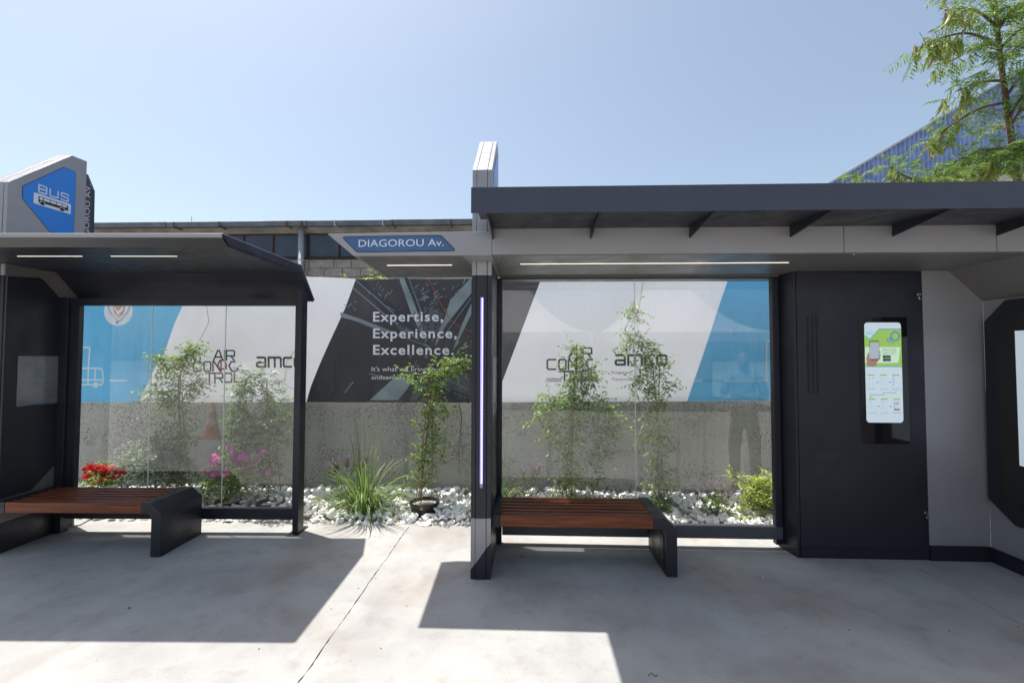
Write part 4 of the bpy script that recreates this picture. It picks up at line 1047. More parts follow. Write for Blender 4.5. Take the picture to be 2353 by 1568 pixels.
def foliage(T, name, m, clumps, n, size, seed, asp=.5, hang=.2):
    size *= 1.5; n = int(n*.72)
    """clumps: (centre, radius xyz, weight); leaves sit on short twigs inside each clump"""
    r = random.Random(seed); mb = MB(); tot = sum(c[2] for c in clumps)
    for c, rad, w in clumps:
        k = int(n*w/tot/7)
        for _ in range(max(1, k)):
            o = rv(r)*(r.random()**.45); p = Vector(c)+Vector((o.x*rad[0], o.y*rad[1], o.z*rad[2]))
            tw_ = (rv(r)+Vector((o.x*.8, o.y*.8, .1-hang))).normalized(); ln_ = size*r.uniform(2.2, 4.2)
            for j in range(7):
                t = (j+.5)/7; side = tw_.cross(Vector((0, 0, 1))+rv(r)*.3).normalized()*(1 if j % 2 else -1)
                d = (tw_*.55+side+Vector((0, 0, -hang))+rv(r)*.3).normalized()
                leafgeo(mb, p+tw_*ln_*t+Vector((0, 0, -.15*ln_*t*t)), d, Vector((0, 0, 1))+rv(r)*.5, size*r.uniform(.65, 1.25), size*asp*r.uniform(.8, 1.2), .3, r.uniform(0, .3))
    return mb.build(name, m, T)
def canes(T, lines_, r=.006, m=None, name='cane'):
    for l_ in lines_: MB().tube(catmull(l_, 5), r, 6).build(name, m or M['cane'], T)
def path_clumps(pts, r0, r1, step=.07):
    c = catmull(pts, 10); out = []; acc = 0; last = c[0]
    for i, p in enumerate(c):
        acc += (p-last).length; last = p
        if acc > step:
            acc = 0; t = i/len(c); rr_2 = r0+(r1-r0)*t; j = .35*rr_2
            out.append((p+Vector((random.uniform(-j, j), random.uniform(-j, j), random.uniform(-j, j))), (rr_2*random.uniform(.7, 1.3), rr_2*random.uniform(.7, 1.1), rr_2*random.uniform(.8, 1.4)), 1))
    return out
def pot(T, x, y, r, z1, z0=-.02, soil=True):
    ring = 20; v = []; f = []
    prof = [(r*.8, z0), (r, z1-.02), (r*1.06, z1-.02), (r*1.06, z1), (r*.95, z1), (r*.92, z1-.04)]
    for a, z in prof:
        for k in range(ring): v.append((x+a*math.cos(2*PI*k/ring), y+a*math.sin(2*PI*k/ring), z))
    for i in range(len(prof)-1):
        for k in range(ring): f.append((i*ring+k, i*ring+(k+1) % ring, (i+1)*ring+(k+1) % ring, (i+1)*ring+k))
    pt = link('pot', v, f, M['rubber'], T, smooth=False)
    link('soil', [(x+r*.93*math.cos(2*PI*k/ring), y+r*.93*math.sin(2*PI*k/ring), z1-.035) for k in range(ring)], [tuple(range(ring))], M['soil'], (T, pt))
def flowers(T, name, m, pts, size, seed, petals=4, per=5, spread=.03):
    r = random.Random(seed); mb = MB()
    for p in pts:
        for _ in range(per):
            c = Vector(p)+rv(r)*spread*r.random(); ax = (rv(r)+Vector((0, -.8, .6))).normalized(); s = ax.cross(rv(r)).normalized(); t = ax.cross(s)
            for k in range(petals):
                a = 2*PI*k/petals; d = s*math.cos(a)+t*math.sin(a)
                leafgeo(mb, c, d+ax*.25, ax, size*r.uniform(.8, 1.2), size*.75, -.15)
    return mb.build(name, m, T)
Q = lambda u, v, y: at(u, v, y=y)

# vine 1 (left, through the glass)
y = 5.15
V1 = Thing('climbing_vine', (Q(410, 1130, y).x, y, 0), 'tall dense green climbing plant on canes, leftmost one behind the left shelter glass', 'climbing plant', 'climbing plants on bamboo canes along the wall')
p_ = lambda u, v, dy=0: Q(u, v, y+dy)
canes(V1, [[p_(405, 1120), p_(410, 1000), p_(415, 850)], [p_(436, 1115), p_(425, 1020), p_(418, 900)]])
cl = path_clumps([p_(415, 1010), p_(410, 940), p_(405, 880), p_(400, 850)], .17, .2)+path_clumps([p_(410, 1110), p_(412, 1060), p_(415, 1000)], .11, .13)
cl += path_clumps([p_(405, 850), p_(425, 830), p_(442, 800), p_(450, 787)], .1, .03)+path_clumps([p_(400, 850), p_(378, 830), p_(365, 818)], .08, .04)+path_clumps([p_(395, 900), p_(355, 905), p_(348, 890)], .08, .03)+path_clumps([p_(430, 870), p_(455, 880)], .07, .05)
foliage(V1, 'foliage', M['leaf_vine'], cl, 4200, .034, 1)
MB().tube(catmull([p_(410, 1120), p_(416, 1000), p_(410, 880), p_(440, 800)]), .005, 5).build('stem', M['stem'], V1)
# silver shrub
y = 5.05
V2 = Thing('silver_shrub', (Q(350, 1115, y).x, y, 0), 'grey-green rounded shrub between the red flowers and the leftmost climbing plant', 'shrub')
cl = [(Q(345, 1085, y), (.2, .16, .13), 3), (Q(375, 1050, y), (.17, .14, .17), 3), (Q(310, 1060, y), (.1, .1, .12), 1.2), (Q(395, 1090, y), (.18, .15, .13), 2), (Q(365, 1015, y), (.08, .08, .08), .8), (Q(300, 1040, y), (.05, .05, .05), .4)]
foliage(V2, 'foliage', M['leaf_silver'], cl, 4200, .03, 2, .5, -.2)
canes(V2, [[Q(350, 1125, y), Q(330, 1080, y), Q(310, 1050, y)], [Q(355, 1125, y), Q(365, 1070, y), Q(370, 1020, y)]], .005, M['stem'], 'stem')
# red bougainvillea
y = 4.95
V3 = Thing('red_flowering_plant', (Q(240, 1115, y).x, y, 0), 'low bush covered in scarlet flowers at the left end of the bed', 'flowering plant')
foliage(V3, 'foliage', M['leaf_olive'], [(Q(240, 1098, y), (.2, .13, .09), 2)], 800, .035, 3, .6, 0)
r3 = random.Random(4); pts = []
for _ in range(95):
    a = r3.uniform(0, 2*PI); d = r3.random()**.6; pts.append(Q(243, 1083, y)+Vector((.23*d*math.cos(a), -.12*abs(math.sin(a))*d, .085*d*math.sin(a)+.03*(1-d)+r3.uniform(-.02, .03))))
flowers(V3, 'flowers', M['red'], pts, .024, 5, 5, 4, .02)
# magenta bougainvillea in a pot
y = 4.98
V4 = Thing('magenta_flowering_plant', (Q(525, 1150, y).x, y, 0), 'potted bush with magenta flowers behind the middle of the left shelter glass', 'flowering plant')
pot(V4, Q(525, 1150, y).x, y, .12, .11)
foliage(V4, 'foliage', M['leaf_olive'], [(Q(530, 1105, y), (.2, .15, .13), 3), (Q(495, 1095, y), (.1, .1, .1), 1), (Q(560, 1070, y), (.13, .12, .12), 1.5), (Q(525, 1055, y), (.09, .09, .1), 1), (Q(550, 1040, y), (.07, .07, .07), .5), (Q(490, 1125, y), (.09, .08, .05), .8)], 2200, .034, 6, .5, .1)
r3 = random.Random(14); pts = []
for u, v, k in ((495, 1050, 7), (485, 1060, 4), (478, 1083, 4), (540, 1060, 8), (545, 1045, 7), (565, 1050, 6), (585, 1055, 5), (520, 1075, 5), (555, 1075, 5), (508, 1088, 3), (575, 1035, 4), (500, 1060, 3), (590, 1040, 3), (603, 1075, 2), (530, 1040, 4)):
    for _ in range(k): pts.append(Q(u+r3.gauss(0, 7), v+r3.gauss(0, 5), y-r3.uniform(.02, .15)))
flowers(V4, 'flowers', M['magenta'], pts, .028, 7, 4, 5, .022)
canes(V4, [[Q(525, 1140, y), Q(510, 1100, y), Q(500, 1060, y)], [Q(527, 1140, y), Q(545, 1090, y), Q(560, 1045, y)]], .005, M['stem'], 'stem')
# vine 2 with white flowers
y = 5.0
V5 = Thing('climbing_vine', (Q(618, 1140, y).x, y, 0), 'climbing plant with white blossoms on canes behind the right part of the left shelter glass', 'climbing plant', 'climbing plants on bamboo canes along the wall')
p_ = lambda u, v, dy=0: Q(u, v, y+dy)
pot(V5, Q(622, 1140, y).x, y, .14, .1)
canes(V5, [[p_(617, 1130), p_(618, 1000), p_(612, 870)], [p_(645, 1125), p_(630, 1000), p_(600, 880)]])
cl = path_clumps([p_(560, 860), p_(600, 880), p_(630, 920), p_(640, 960), p_(620, 1000)], .12, .1)+path_clumps([p_(575, 850), p_(555, 900), p_(560, 960), p_(580, 1010)], .09, .1)
cl += path_clumps([p_(620, 900), p_(615, 980), p_(620, 1060), p_(617, 1120)], .09, .035)+path_clumps([p_(545, 920), p_(535, 950)], .05, .05)+path_clumps([p_(540, 980), p_(525, 1000)], .04, .04)+path_clumps([p_(600, 960), p_(570, 990), p_(560, 1030)], .09, .07)
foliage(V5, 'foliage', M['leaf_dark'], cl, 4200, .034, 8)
pts = [Q(*q) for q in ((553, 838, 4.9), (560, 843, 4.9), (568, 848, 4.88), (575, 852, 4.88), (548, 836, 4.9), (608, 868, 4.88), (615, 862, 4.88), (628, 857, 4.9), (634, 858, 4.9), (602, 872, 4.9), (532, 910, 4.88), (560, 850, 4.9))]
flowers(V5, 'flowers', M['white'], pts, .03, 9, 5, 4, .028)
# vine 3 in the gap
y = 4.98
V6 = Thing('climbing_vine', (Q(975, 1150, y).x, y, 0), 'sunlit climbing plant in a black pot in the gap between the two shelters', 'climbing plant', 'climbing plants on bamboo canes along the wall')
p_ = lambda u, v, dy=0: Q(u, v, y+dy)
pot(V6, Q(975, 1150, y).x, y, .155, .135)
canes(V6, [[p_(960, 1150), p_(985, 980), p_(1003, 850)], [p_(992, 1145), p_(993, 1000), p_(992, 850)], [p_(968, 1152), p_(972, 1020), p_(985, 900)], [p_(957, 1148), p_(960, 1100), p_(972, 1050)]])
cl = path_clumps([p_(985, 960), p_(990, 900), p_(1000, 850), p_(1030, 832), p_(1075, 828)], .065, .09, .045)+path_clumps([p_(1000, 860), p_(1040, 845), p_(1078, 840)], .06, .08, .05)
cl += path_clumps([p_(975, 1050), p_(980, 1010), p_(985, 950)], .075, .075, .05)+path_clumps([p_(980, 1115), p_(975, 1080), p_(975, 1050)], .06, .075, .05)+path_clumps([p_(985, 900), p_(950, 880), p_(925, 858), p_(910, 852)], .06, .03)
cl += path_clumps([p_(995, 925), p_(1030, 935), p_(1035, 950)], .06, .04)+path_clumps([p_(990, 990), p_(1012, 1020), p_(1005, 1060)], .06, .05)+path_clumps([p_(960, 960), p_(948, 985)], .05, .04)+path_clumps([p_(965, 1080), p_(945, 1100)], .05, .03)
foliage(V6, 'foliage', M['leaf_vine'], cl, 2700, .029, 11)
foliage(V6, 'dark_foliage', M['leaf_dark'], [(c[0]+Vector((0, .05, 0)), c[1]*1, 1) for c in cl[::2]], 900, .03, 12)  # darker leaves set a little behind every other clump
MB().tube(catmull([p_(965, 1145), p_(975, 1050), p_(985, 950), p_(1000, 850), p_(1070, 835)]), .006, 5).build('stem', M['stem'], V6)
# grass clumps
def grass(T, x, y, n, L0, L1, seed, spread=.09, tall=0, w0=.009):
    r = random.Random(seed); mb = MB()
    for i in range(n):
        a = r.uniform(0, 2*PI); R_ = spread*math.sqrt(r.random()); b = Vector((x+R_*math.cos(a), y+R_*math.sin(a)*.8, .0))
        a2 = a+r.gauss(0, .5); L_ = r.uniform(L0, L1); lean = r.uniform(.55, 1.9); 
        if i < tall: lean = r.uniform(0, .25); L_ = L1*r.uniform(1, 1.2)
        d = Vector((math.cos(a2), math.sin(a2)*.75, 0)); w = w0*r.uniform(.6, 1.3); s = Vector((-d.y, d.x, 0)).normalized()
        N = 7; k = len(mb.v); ang = PI/2-lean*.42; p = b
        for j in range(N+1):
            t = j/N; ww = w*(1-t**2.2)*(1 if t > .1 else .7)+.0006
            tw_ = s*math.cos(.5*t)+Vector((0, 0, 1))*math.sin(.5*t)*.4
            mb.v += [tuple(p+tw_*ww*.5), tuple(p-tw_*ww*.5)]
            if j: mb.f.append((k+2*j-2, k+2*j-1, k+2*j+1, k+2*j))
            st = L_/N; p = p+(d*math.cos(ang)+Vector((0, 0, 1))*math.sin(ang))*st
            ang -= lean*(1.9+r.uniform(-.2, .3))/N*(.4+1.4*t)
            if p.z < .05: p.z = .05
    return mb.build('blades', M['blade'], T)
V7 = Thing('ornamental_grass', (-1.76, 4.85, 0), 'big arching clump of green strap-leaved grass in the gap between the shelters', 'ornamental grass')
gx_ = Q(835, 1170, 4.85).x
grass(V7, gx_, 4.87, 300, .42, .98, 21, .085, 24, .012)
V8 = Thing('ornamental_grass', (Q(1160, 1130, 5.1).x, 5.1, 0), 'sparse arching grass clump behind the light strip column', 'ornamental grass')
grass(V8, Q(1135, 1130, 5.1).x, 5.1, 130, .45, .85, 22, .12, 8, .009)
# sea lavender
def statice(name, u, v, y, spots, leafy, seed, label, m1='lilac', m2='pink'):
    T = Thing(name, (Q(u, v, y).x, y, 0), label, 'flowering plant'); r = random.Random(seed); b = Q(u, v, y); b.z = .03
    mb = MB(); p1, p2 = [], []
    for (a, c, rad) in spots:
        t = Q(a, c, y); mb.tube(catmull([b, (b+t)/2+Vector((0, 0, .03)), t]), .003, 4)
        for _ in range(16):
            e = t+Vector((r.gauss(0, 1)*rad, r.gauss(0, 1)*rad, r.gauss(0, .55)*rad)); mb.tube([b.lerp(t, .75), e], .0014, 3)
            (p1 if r.random() < .5 else p2).append(e)
    mb.build('stem', M['stem'], T)
    if p1: flowers(T, 'flowers', M[m1], p1, .007, seed, 3, 6, .016)
    if p2: flowers(T, 'flowers', M[m2], p2, .006, seed+1, 3, 6, .016)
    if leafy: foliage(T, 'foliage', M['leaf_olive'], [(b+Vector((0, 0, .05)), (.13, .1, .05), 1)], leafy, .06, seed+2, .5, 0)
statice('sea_lavender', 790, 1130, 5.15, [(772, 1058, .05), (800, 1048, .04), (780, 1095, .05), (845, 1048, .04), (815, 1062, .04), (765, 1070, .04)], 130, 31, 'sea lavender with purple and dry pink flower heads behind the big grass clump')
statice('sea_lavender', 1215, 1125, 5.1, [(1225, 1075, .06), (1240, 1068, .06), (1200, 1080, .05), (1180, 1105, .05), (1195, 1120, .05)], 70, 32, 'pale lilac sea lavender seen behind the left end of the right bench')
statice('sea_lavender', 1645, 1165, 4.95, [(1640, 1110, .05), (1665, 1115, .05), (1625, 1125, .04), (1655, 1140, .035), (1612, 1148, .03), (1680, 1130, .04)], 260, 33, 'sea lavender with broad green leaves near the right end of the stone bed')
# vine 4
y = 5.1
V9 = Thing('climbing_vine', (Q(1320, 1130, y).x, y, 0), 'wide drooping climbing plant behind the right bench, left of the glass joint', 'climbing plant', 'climbing plants on bamboo canes along the wall')
p_ = lambda u, v, dy=0: Q(u, v, y+dy)
canes(V9, [[p_(1313, 1140), p_(1312, 1000), p_(1315, 850)], [p_(1300, 1140), p_(1308, 1000), p_(1322, 860)]])
cl = path_clumps([p_(1320, 925), p_(1322, 880), p_(1325, 840), p_(1320, 800)], .1, .06, .05)+path_clumps([p_(1310, 930), p_(1270, 915), p_(1245, 910)], .08, .05, .05)+path_clumps([p_(1330, 925), p_(1370, 925), p_(1400, 945), p_(1412, 985)], .09, .06, .05)
cl += path_clumps([p_(1310, 1140), p_(1305, 1080), p_(1310, 1000), p_(1318, 930)], .09, .09, .05)+path_clumps([p_(1250, 930), p_(1238, 960)], .05, .04)+path_clumps([p_(1270, 960), p_(1255, 1010)], .05, .04)+path_clumps([p_(1345, 830), p_(1355, 860), p_(1345, 900)], .04, .05, .05)
foliage(V9, 'foliage', M['leaf_vine'], cl, 3000, .036, 41)
cl2 = path_clumps([p_(1365, 1130), p_(1380, 1060), p_(1375, 1000), p_(1360, 950)], .1, .09, .05)
foliage(V9, 'dark_foliage', M['leaf_dark'], cl2+cl[::3], 1500, .036, 42)  # separate dark-leaved creeper low on the right, with dark leaves among the vine
MB().tube(catmull([p_(1312, 1135), p_(1315, 1000), p_(1322, 850), p_(1325, 790)]), .006, 5).build('stem', M['stem'], V9)
# vine 5
y = 5.05
V10 = Thing('climbing_vine', (Q(1525, 1170, y).x, y, 0), 'tall slim climbing plant with a tendril reaching up, right of the glass joint', 'climbing plant', 'climbing plants on bamboo canes along the wall')
p_ = lambda u, v, dy=0: Q(u, v, y+dy)
canes(V10, [[p_(1527, 1165), p_(1515, 1000), p_(1500, 850)], [p_(1512, 1165), p_(1512, 1000), p_(1515, 830)]])
cl = path_clumps([p_(1515, 1040), p_(1515, 960), p_(1512, 880), p_(1510, 810)], .1, .09, .045)+path_clumps([p_(1530, 1165), p_(1520, 1100), p_(1512, 1040)], .09, .09, .05)
cl += path_clumps([p_(1505, 880), p_(1470, 870), p_(1450, 890)], .07, .06, .05)+path_clumps([p_(1500, 820), p_(1480, 790), p_(1455, 770), p_(1440, 800)], .05, .04, .05)+path_clumps([p_(1530, 1150), p_(1515, 1165), p_(1545, 1170)], .08, .07, .04)
cl += path_clumps([p_(1500, 1000), p_(1470, 1000)], .04, .03, .05)+path_clumps([p_(1450, 685), p_(1458, 705), p_(1448, 735)], .045, .035, .05)+path_clumps([p_(1480, 845), p_(1455, 850)], .04, .03)
foliage(V10, 'foliage', M['leaf_vine'], cl, 3300, .034, 51)
foliage(V10, 'dark_foliage', M['leaf_dark'], cl[:24], 900, .036, 52)  # darker leaves mixed into the main stem clumps
MB().tube(catmull([p_(1460, 790), p_(1437, 760), p_(1445, 735), p_(1455, 700), p_(1458, 680)]), .0035, 5).build('stem', M['stem'], V10)
# yellow-green shrub
y = 4.95
V11 = Thing('yellow_green_shrub', (Q(1750, 1165, y).x, y, 0), 'bright yellow-green leafy shrub beside the cabinet at the right end of the bed', 'shrub')
foliage(V11, 'foliage', M['leaf_yellow'], [(Q(1752, 1142, y), (.13, .12, .12), 3), (Q(1735, 1160, y), (.12, .1, .08), 1), (Q(1765, 1110, y), (.1, .1, .08), 1), (Q(1715, 1110, y), (.06, .05, .03), .3), (Q(1690, 1095, y), (.06, .05, .03), .25), (Q(1728, 1122, y), (.06, .05, .05), .3)], 2400, .03, 61, .5, -.1)
canes(V11, [[Q(1750, 1165, y), Q(1745, 1120, y), Q(1765, 1100, y)], [Q(1735, 1140, y), Q(1710, 1108, y), Q(1685, 1092, y)]], .004, M['stem'], 'stem')
# leaves showing over the banner
V12 = Thing('garden_shrub', (Q(790, 700, 6.2).x, 6.2, 0), 'few bright green leaves showing over the top edge of the banner below the street sign', 'shrub')
foliage(V12, 'foliage', M['leaf_yellow'], [(Q(772, 648, 6.2), (.16, .1, .03), 1), (Q(866, 636, 6.2), (.05, .08, .05), .5), (Q(820, 672, 6.2), (.4, .15, .1), 2)], 330, .045, 71, .4)
canes(V12, [[Vector((Q(820, 660, 6.2).x, 6.2, -.05)), Q(820, 680, 6.2), Q(865, 630, 6.2)]], .012, M['stem'], 'stem')

# ------------------------------------------------------------------ feathery tree with seed pods
TY = 7.4
TR = Thing('feathery_tree', (Q(2335, 430, TY).x, TY, 0), 'feathery-leaved tree hung with long green seed pods behind the right canopy', 'tree')
tp_ = lambda u, v, dy=0: Q(u, v, TY+dy)
b0 = Vector((tp_(2340, 430).x+.05, TY, -.1))
trunk = catmull([b0, tp_(2338, 430), tp_(2325, 330), tp_(2312, 240), tp_(2300, 150), tp_(2290, 60), tp_(2278, -60), tp_(2262, -160)], 6)
nt_ = len(trunk); MB().tube(trunk, [.052-.028*i/nt_ for i in range(nt_)], 9).build('trunk', M['bark'], TR, smooth=True)
branches = [([(2300, 110, 0), (2230, 78, -.2), (2160, 88, -.3), (2110, 112, -.3)], 1.0), ([(2290, 60, 0), (2235, 22, -.3), (2170, 25, -.4)], .9), ([(2285, 20, 0), (2240, -30, 0), (2180, -30, .1)], .8),
    ([(2296, 100, 0), (2240, 110, .2), (2185, 140, .3), (2145, 150, .3)], .9), ([(2306, 185, 0), (2250, 190, -.2), (2195, 210, -.3)], .9), ([(2314, 235, 0), (2250, 250, -.1), (2190, 285, -.2), (2140, 320, -.2)], .8),
    ([(2322, 300, 0), (2290, 290, .4), (2250, 300, .5)], .7), ([(2328, 340, 0), (2260, 345, -.2), (2200, 370, -.2), (2150, 395, -.2)], 1.1), ([(2335, 400, 0), (2270, 395, -.5), (2200, 405, -.6), (2130, 410, -.6)], 1.1),
    ([(2335, 430, 0), (2180, 440, -.4), (2080, 405, -.5), (2045, 382, -.5)], .32), ([(2300, 110, 0), (2340, 70, -.2), (2400, 50, -.2)], 1.0), ([(2295, 60, 0), (2345, 10, .1), (2400, -20, .2)], 1.0),
    ([(2312, 220, 0), (2350, 170, 0), (2400, 140, 0)], .9), ([(2320, 290, 0), (2350, 250, -.3), (2400, 230, -.3)], 1.0), ([(2330, 370, 0), (2350, 330, -.4), (2400, 320, -.4)], 1.1), ([(2335, 430, 0), (2370, 400, .4), (2420, 380, .5)], 1.0), ([(2336, 440, 0), (2080, 450, -.5), (1985, 425, -.6), (1958, 404, -.6)], .3)]
branches += [([(2318, 270, 0), (2345, 225, -.2), (2390, 190, -.3)], 1.6), ([(2325, 330, 0), (2300, 350, -.5), (2270, 372, -.6)], 1.6), ([(2300, 130, 0), (2322, 120, -.35), (2345, 100, -.5)], 1.6), ([(2292, 70, 0), (2320, 30, -.3), (2350, 0, -.4)], 1.5), ([(2330, 370, 0), (2345, 350, -.5), (2375, 345, -.6)], 1.6)]
fr = MB(); pg = MB(); pb = MB(); tr_ = random.Random(99); bm_ = MB()
def frond(p, d, L_):
    d = d.normalized(); s = d.cross(Vector((0, 0, 1))+rv(tr_)*.3).normalized(); n_ = s.cross(d)
    for k in range(7):
        t = .15+.85*k/6
        for sg_ in (-1, 1):
            q_ = p+d*L_*t-Vector((0, 0, .25*L_*t*t)); e = (s*sg_+d*.5-Vector((0, 0, .35))+rv(tr_)*.12).normalized(); l2 = L_*.42*tr_.uniform(.8, 1.1)
            w = .011; a = n_.cross(e).normalized()
            if a.length < .1: a = d
            for o_, ln_, an_ in ((0, .62, .0), (.3, .7, .12)):
                leafgeo(fr, q_+e*l2*o_, e-Vector((0, 0, an_)), n_+rv(tr_)*.3, l2*ln_, .019*tr_.uniform(.7, 1.2), .25, .25)
def pod_mesh(seed, m):
    r = random.Random(seed); s = Vector((1, 0, 0)); bend = Vector((r.gauss(0, .25), r.gauss(0, .25), 0)); N = 6; v = []; f = []
    for j in range(N+1):
        t = j/N; c = Vector((0, 0, -t))+bend*t*t; ww = .088*min(1, 4*t+.2)*min(1, (1-t)*5+.3); a = .5*t
        q_ = Vector((math.cos(a), math.sin(a), 0)); nn = Vector((-math.sin(a), math.cos(a), 0))
        v += [tuple(c+q_*ww), tuple(c+nn*.012*(1+.5*(j % 2))), tuple(c-q_*ww), tuple(c-nn*.012)]
        if j:
            k = 4*j
            for e in range(4): f.append((k-4+e, k-4+(e+1) % 4, k+(e+1) % 4, k+e))
    me = bpy.data.meshes.new('seed_pod'); me.from_pydata(v, [], f); me.materials.append(m); return me
pod_g = [pod_mesh(k, M['pod']) for k in range(8)]; pod_b = [pod_mesh(k+20, M['podbrown']) for k in range(3)]
pods = []
for pts, dens in branches:
    c = catmull([tp_(*q) for q in pts], 8); n_ = len(c)
    bm_.tube(c, [.022*(1-.8*i/n_)+.003 for i in range(n_)], 5)
    tot = sum((c[i+1]-c[i]).length for i in range(n_-1))
    for _ in range(int(24*dens*max(tot, .8))):
        i = min(n_-1, int(n_*(tr_.random()**.75)*.999)); i = max(i, int(n_*.18)); p = c[i]+rv(tr_)*tr_.uniform(.01, .2); p.z += tr_.uniform(-.1, .06)
        frond(p, rv(tr_)+Vector((0, 0, .1))+(c[-1]-c[0]).normalized()*.6, tr_.uniform(.2, .34))
    for _ in range(int(30*dens*max(tot, .8))):
        i = int(n_*(.25+.75*tr_.random())*.999); p = c[i]+Vector((tr_.gauss(0, .07), tr_.gauss(0, .07), tr_.uniform(-.12, .03)))
        for _k in range(tr_.choice((1, 1, 2, 3))):
            pods.append((p+rv(tr_)*.03, tr_.uniform(.17, .29), tr_.uniform(0, PI), tr_.random() < .12))
    for _ in range(int(6*tot)):
        i = int(n_*tr_.random()*.99); bm_.tube([c[i], c[i]+rv(tr_)*tr_.uniform(.1, .25)], .003, 4)
fr.build('foliage', M['frond'], TR)
pods.sort(key=lambda q_: q_[0].x)
for p, L_, yw, br_ in [q_ for q_ in pods if q_[0].z > 4.4 and q_[0].x < 9.2][:298]:
    o = bpy.data.objects.new('seed_pod', tr_.choice(pod_b if br_ else pod_g)); col.objects.link(o); o.parent = TR.o
    o.location = p-TR.base; o.scale = (L_*tr_.uniform(.85, 1.15), L_, L_); o.rotation_euler = (tr_.gauss(0, .12), tr_.gauss(0, .12), yw)
    if br_: o['label'] = 'ripe brown seed pod'
print('PODS', len(pods))
bm_.build('branches', M['bark'], TR)

# ------------------------------------------------------------------ litter on the pavement
def litter(name, u, v, size, m, label, cat, seed):
    r = random.Random(seed); p = at(u, v, z=0); n_ = 6
    pts = [(p.x+size*(.6+.4*r.random())*math.cos(2*PI*k/n_), p.y+size*.6*(.6+.4*r.random())*math.sin(2*PI*k/n_)) for k in range(n_)]
    o = MB().prism(pts, 'z', .001, .001+size*.25).build(name, m); tag(o, label, cat)
M['chip'] = mat('dark_chip', (.04, .05, .06), .6); M['paper'] = mat('paper_scrap', (.6, .62, .65), .6); M['dry'] = mat('dry_leaf', (.16, .1, .05), .8)
litter('plastic_chip', 297, 1396, .014, M['chip'], 'small dark plastic chip on the shaded pavement below the left bench', 'litter', 1)
litter('paper_scrap', 1753, 1325, .012, M['paper'], 'small white paper scrap on the shaded pavement right of the right bench', 'litter', 2)
litter('plastic_chip', 1465, 1257, .01, mat('blue_chip', (.05, .12, .3), .5), 'tiny blue plastic chip on the pavement by the right glass', 'litter', 3)
litter('pebble', 1200, 1278, .014, M['chip'], 'dark pebble under the right bench', 'pebble', 4)
litter('pebble', 810, 1255 if False else 1208, .012, M['dry'], 'brown pebble on the sunlit pavement in front of the big grass', 'pebble', 5)
lr = random.Random(12)
mb = MB()
for _ in range(70):
    x, y_ = lr.uniform(-3, 4), lr.uniform(2.4, 4.5); s = lr.uniform(.002, .006)
    mb.prism([(x+s*math.cos(k*1.3)*lr.uniform(.5, 1), y_+s*math.sin(k*1.3)) for k in range(5)], 'z', .0005, .003)
tag(mb.build('dry_litter', M['dry']), 'scattered specks of dry leaf on the pavement', 'litter', kind='stuff')
tw1 = at(1497, 1552, z=0); tag(MB().tube([(tw1.x-.02, tw1.y, .004), (tw1.x, tw1.y+.01, .012), (tw1.x+.02, tw1.y-.003, .004), (tw1.x+.03, tw1.y+.006, .006)], .0022, 5).build('twig', M['stem']), 'small curled dark twig on the shaded pavement at the bottom edge', 'twig')

# ------------------------------------------------------------------ white marquees across the yard (seen mirrored in the glass)
M['tent'] = mat('white_tent_fabric', (.8, .8, .8), .6, trans=.15)
def tent(x0, x1, y0, y1, label):
    T = Thing('marquee', ((x0+x1)/2, (y0+y1)/2, 0), label, 'marquee', 'white marquees across the yard')
    cx, cy = (x0+x1)/2, (y0+y1)/2; ez, pz = 2.5, 5.3; N = 9; v = []; f = []
    for j in range(N+1):
        t = j/N; h = ez+(pz-ez)*(t**1.9); k = 1-t*.985
        for i in range(32):
            s = i/8; sd_ = int(s); fr_ = s-sd_
            cs = [(-1, -1), (1, -1), (1, 1), (-1, 1)]; a, b = cs[sd_ % 4], cs[(sd_+1) % 4]; px = a[0]+(b[0]-a[0])*fr_; py = a[1]+(b[1]-a[1])*fr_
            v.append((cx+px*(x1-x0)/2*k, cy+py*(y1-y0)/2*k, h))
        if j:
            for i in range(32): f.append(((j-1)*32+i, (j-1)*32+(i+1) % 32, j*32+(i+1) % 32, j*32+i))
    link('tent_roof', v, f, M['tent'], T, smooth=True)
    for a in (x0, x1):
        for b in (y0, y1): box('tent_pole', a-.04, a+.04, b-.04, b+.04, 0, ez, M['pipe'], T, 0)
    for a, b, c, d in ((x0, x1, y0-.01, y0+.0), (x0, x1, y1, y1+.01), (x0-.01, x0, y0, y1), (x1, x1+.01, y0, y1)): box('valance', a, b, c, d, ez-.3, ez-.001, M['tent'], T, 0)
    box('tent_wall', x0+.05, x1-.05, y0+.05, y0+.07, .05, ez-.31, M['tent'], T, 0)
tent(-3.5, 2.1, -11.5, -5.9, 'white peaked marquee mirrored in the left half of the right shelter glass')
tent(2.25, 7.85, -11.5, -5.9, 'white peaked marquee mirrored in the right half of the right shelter glass')

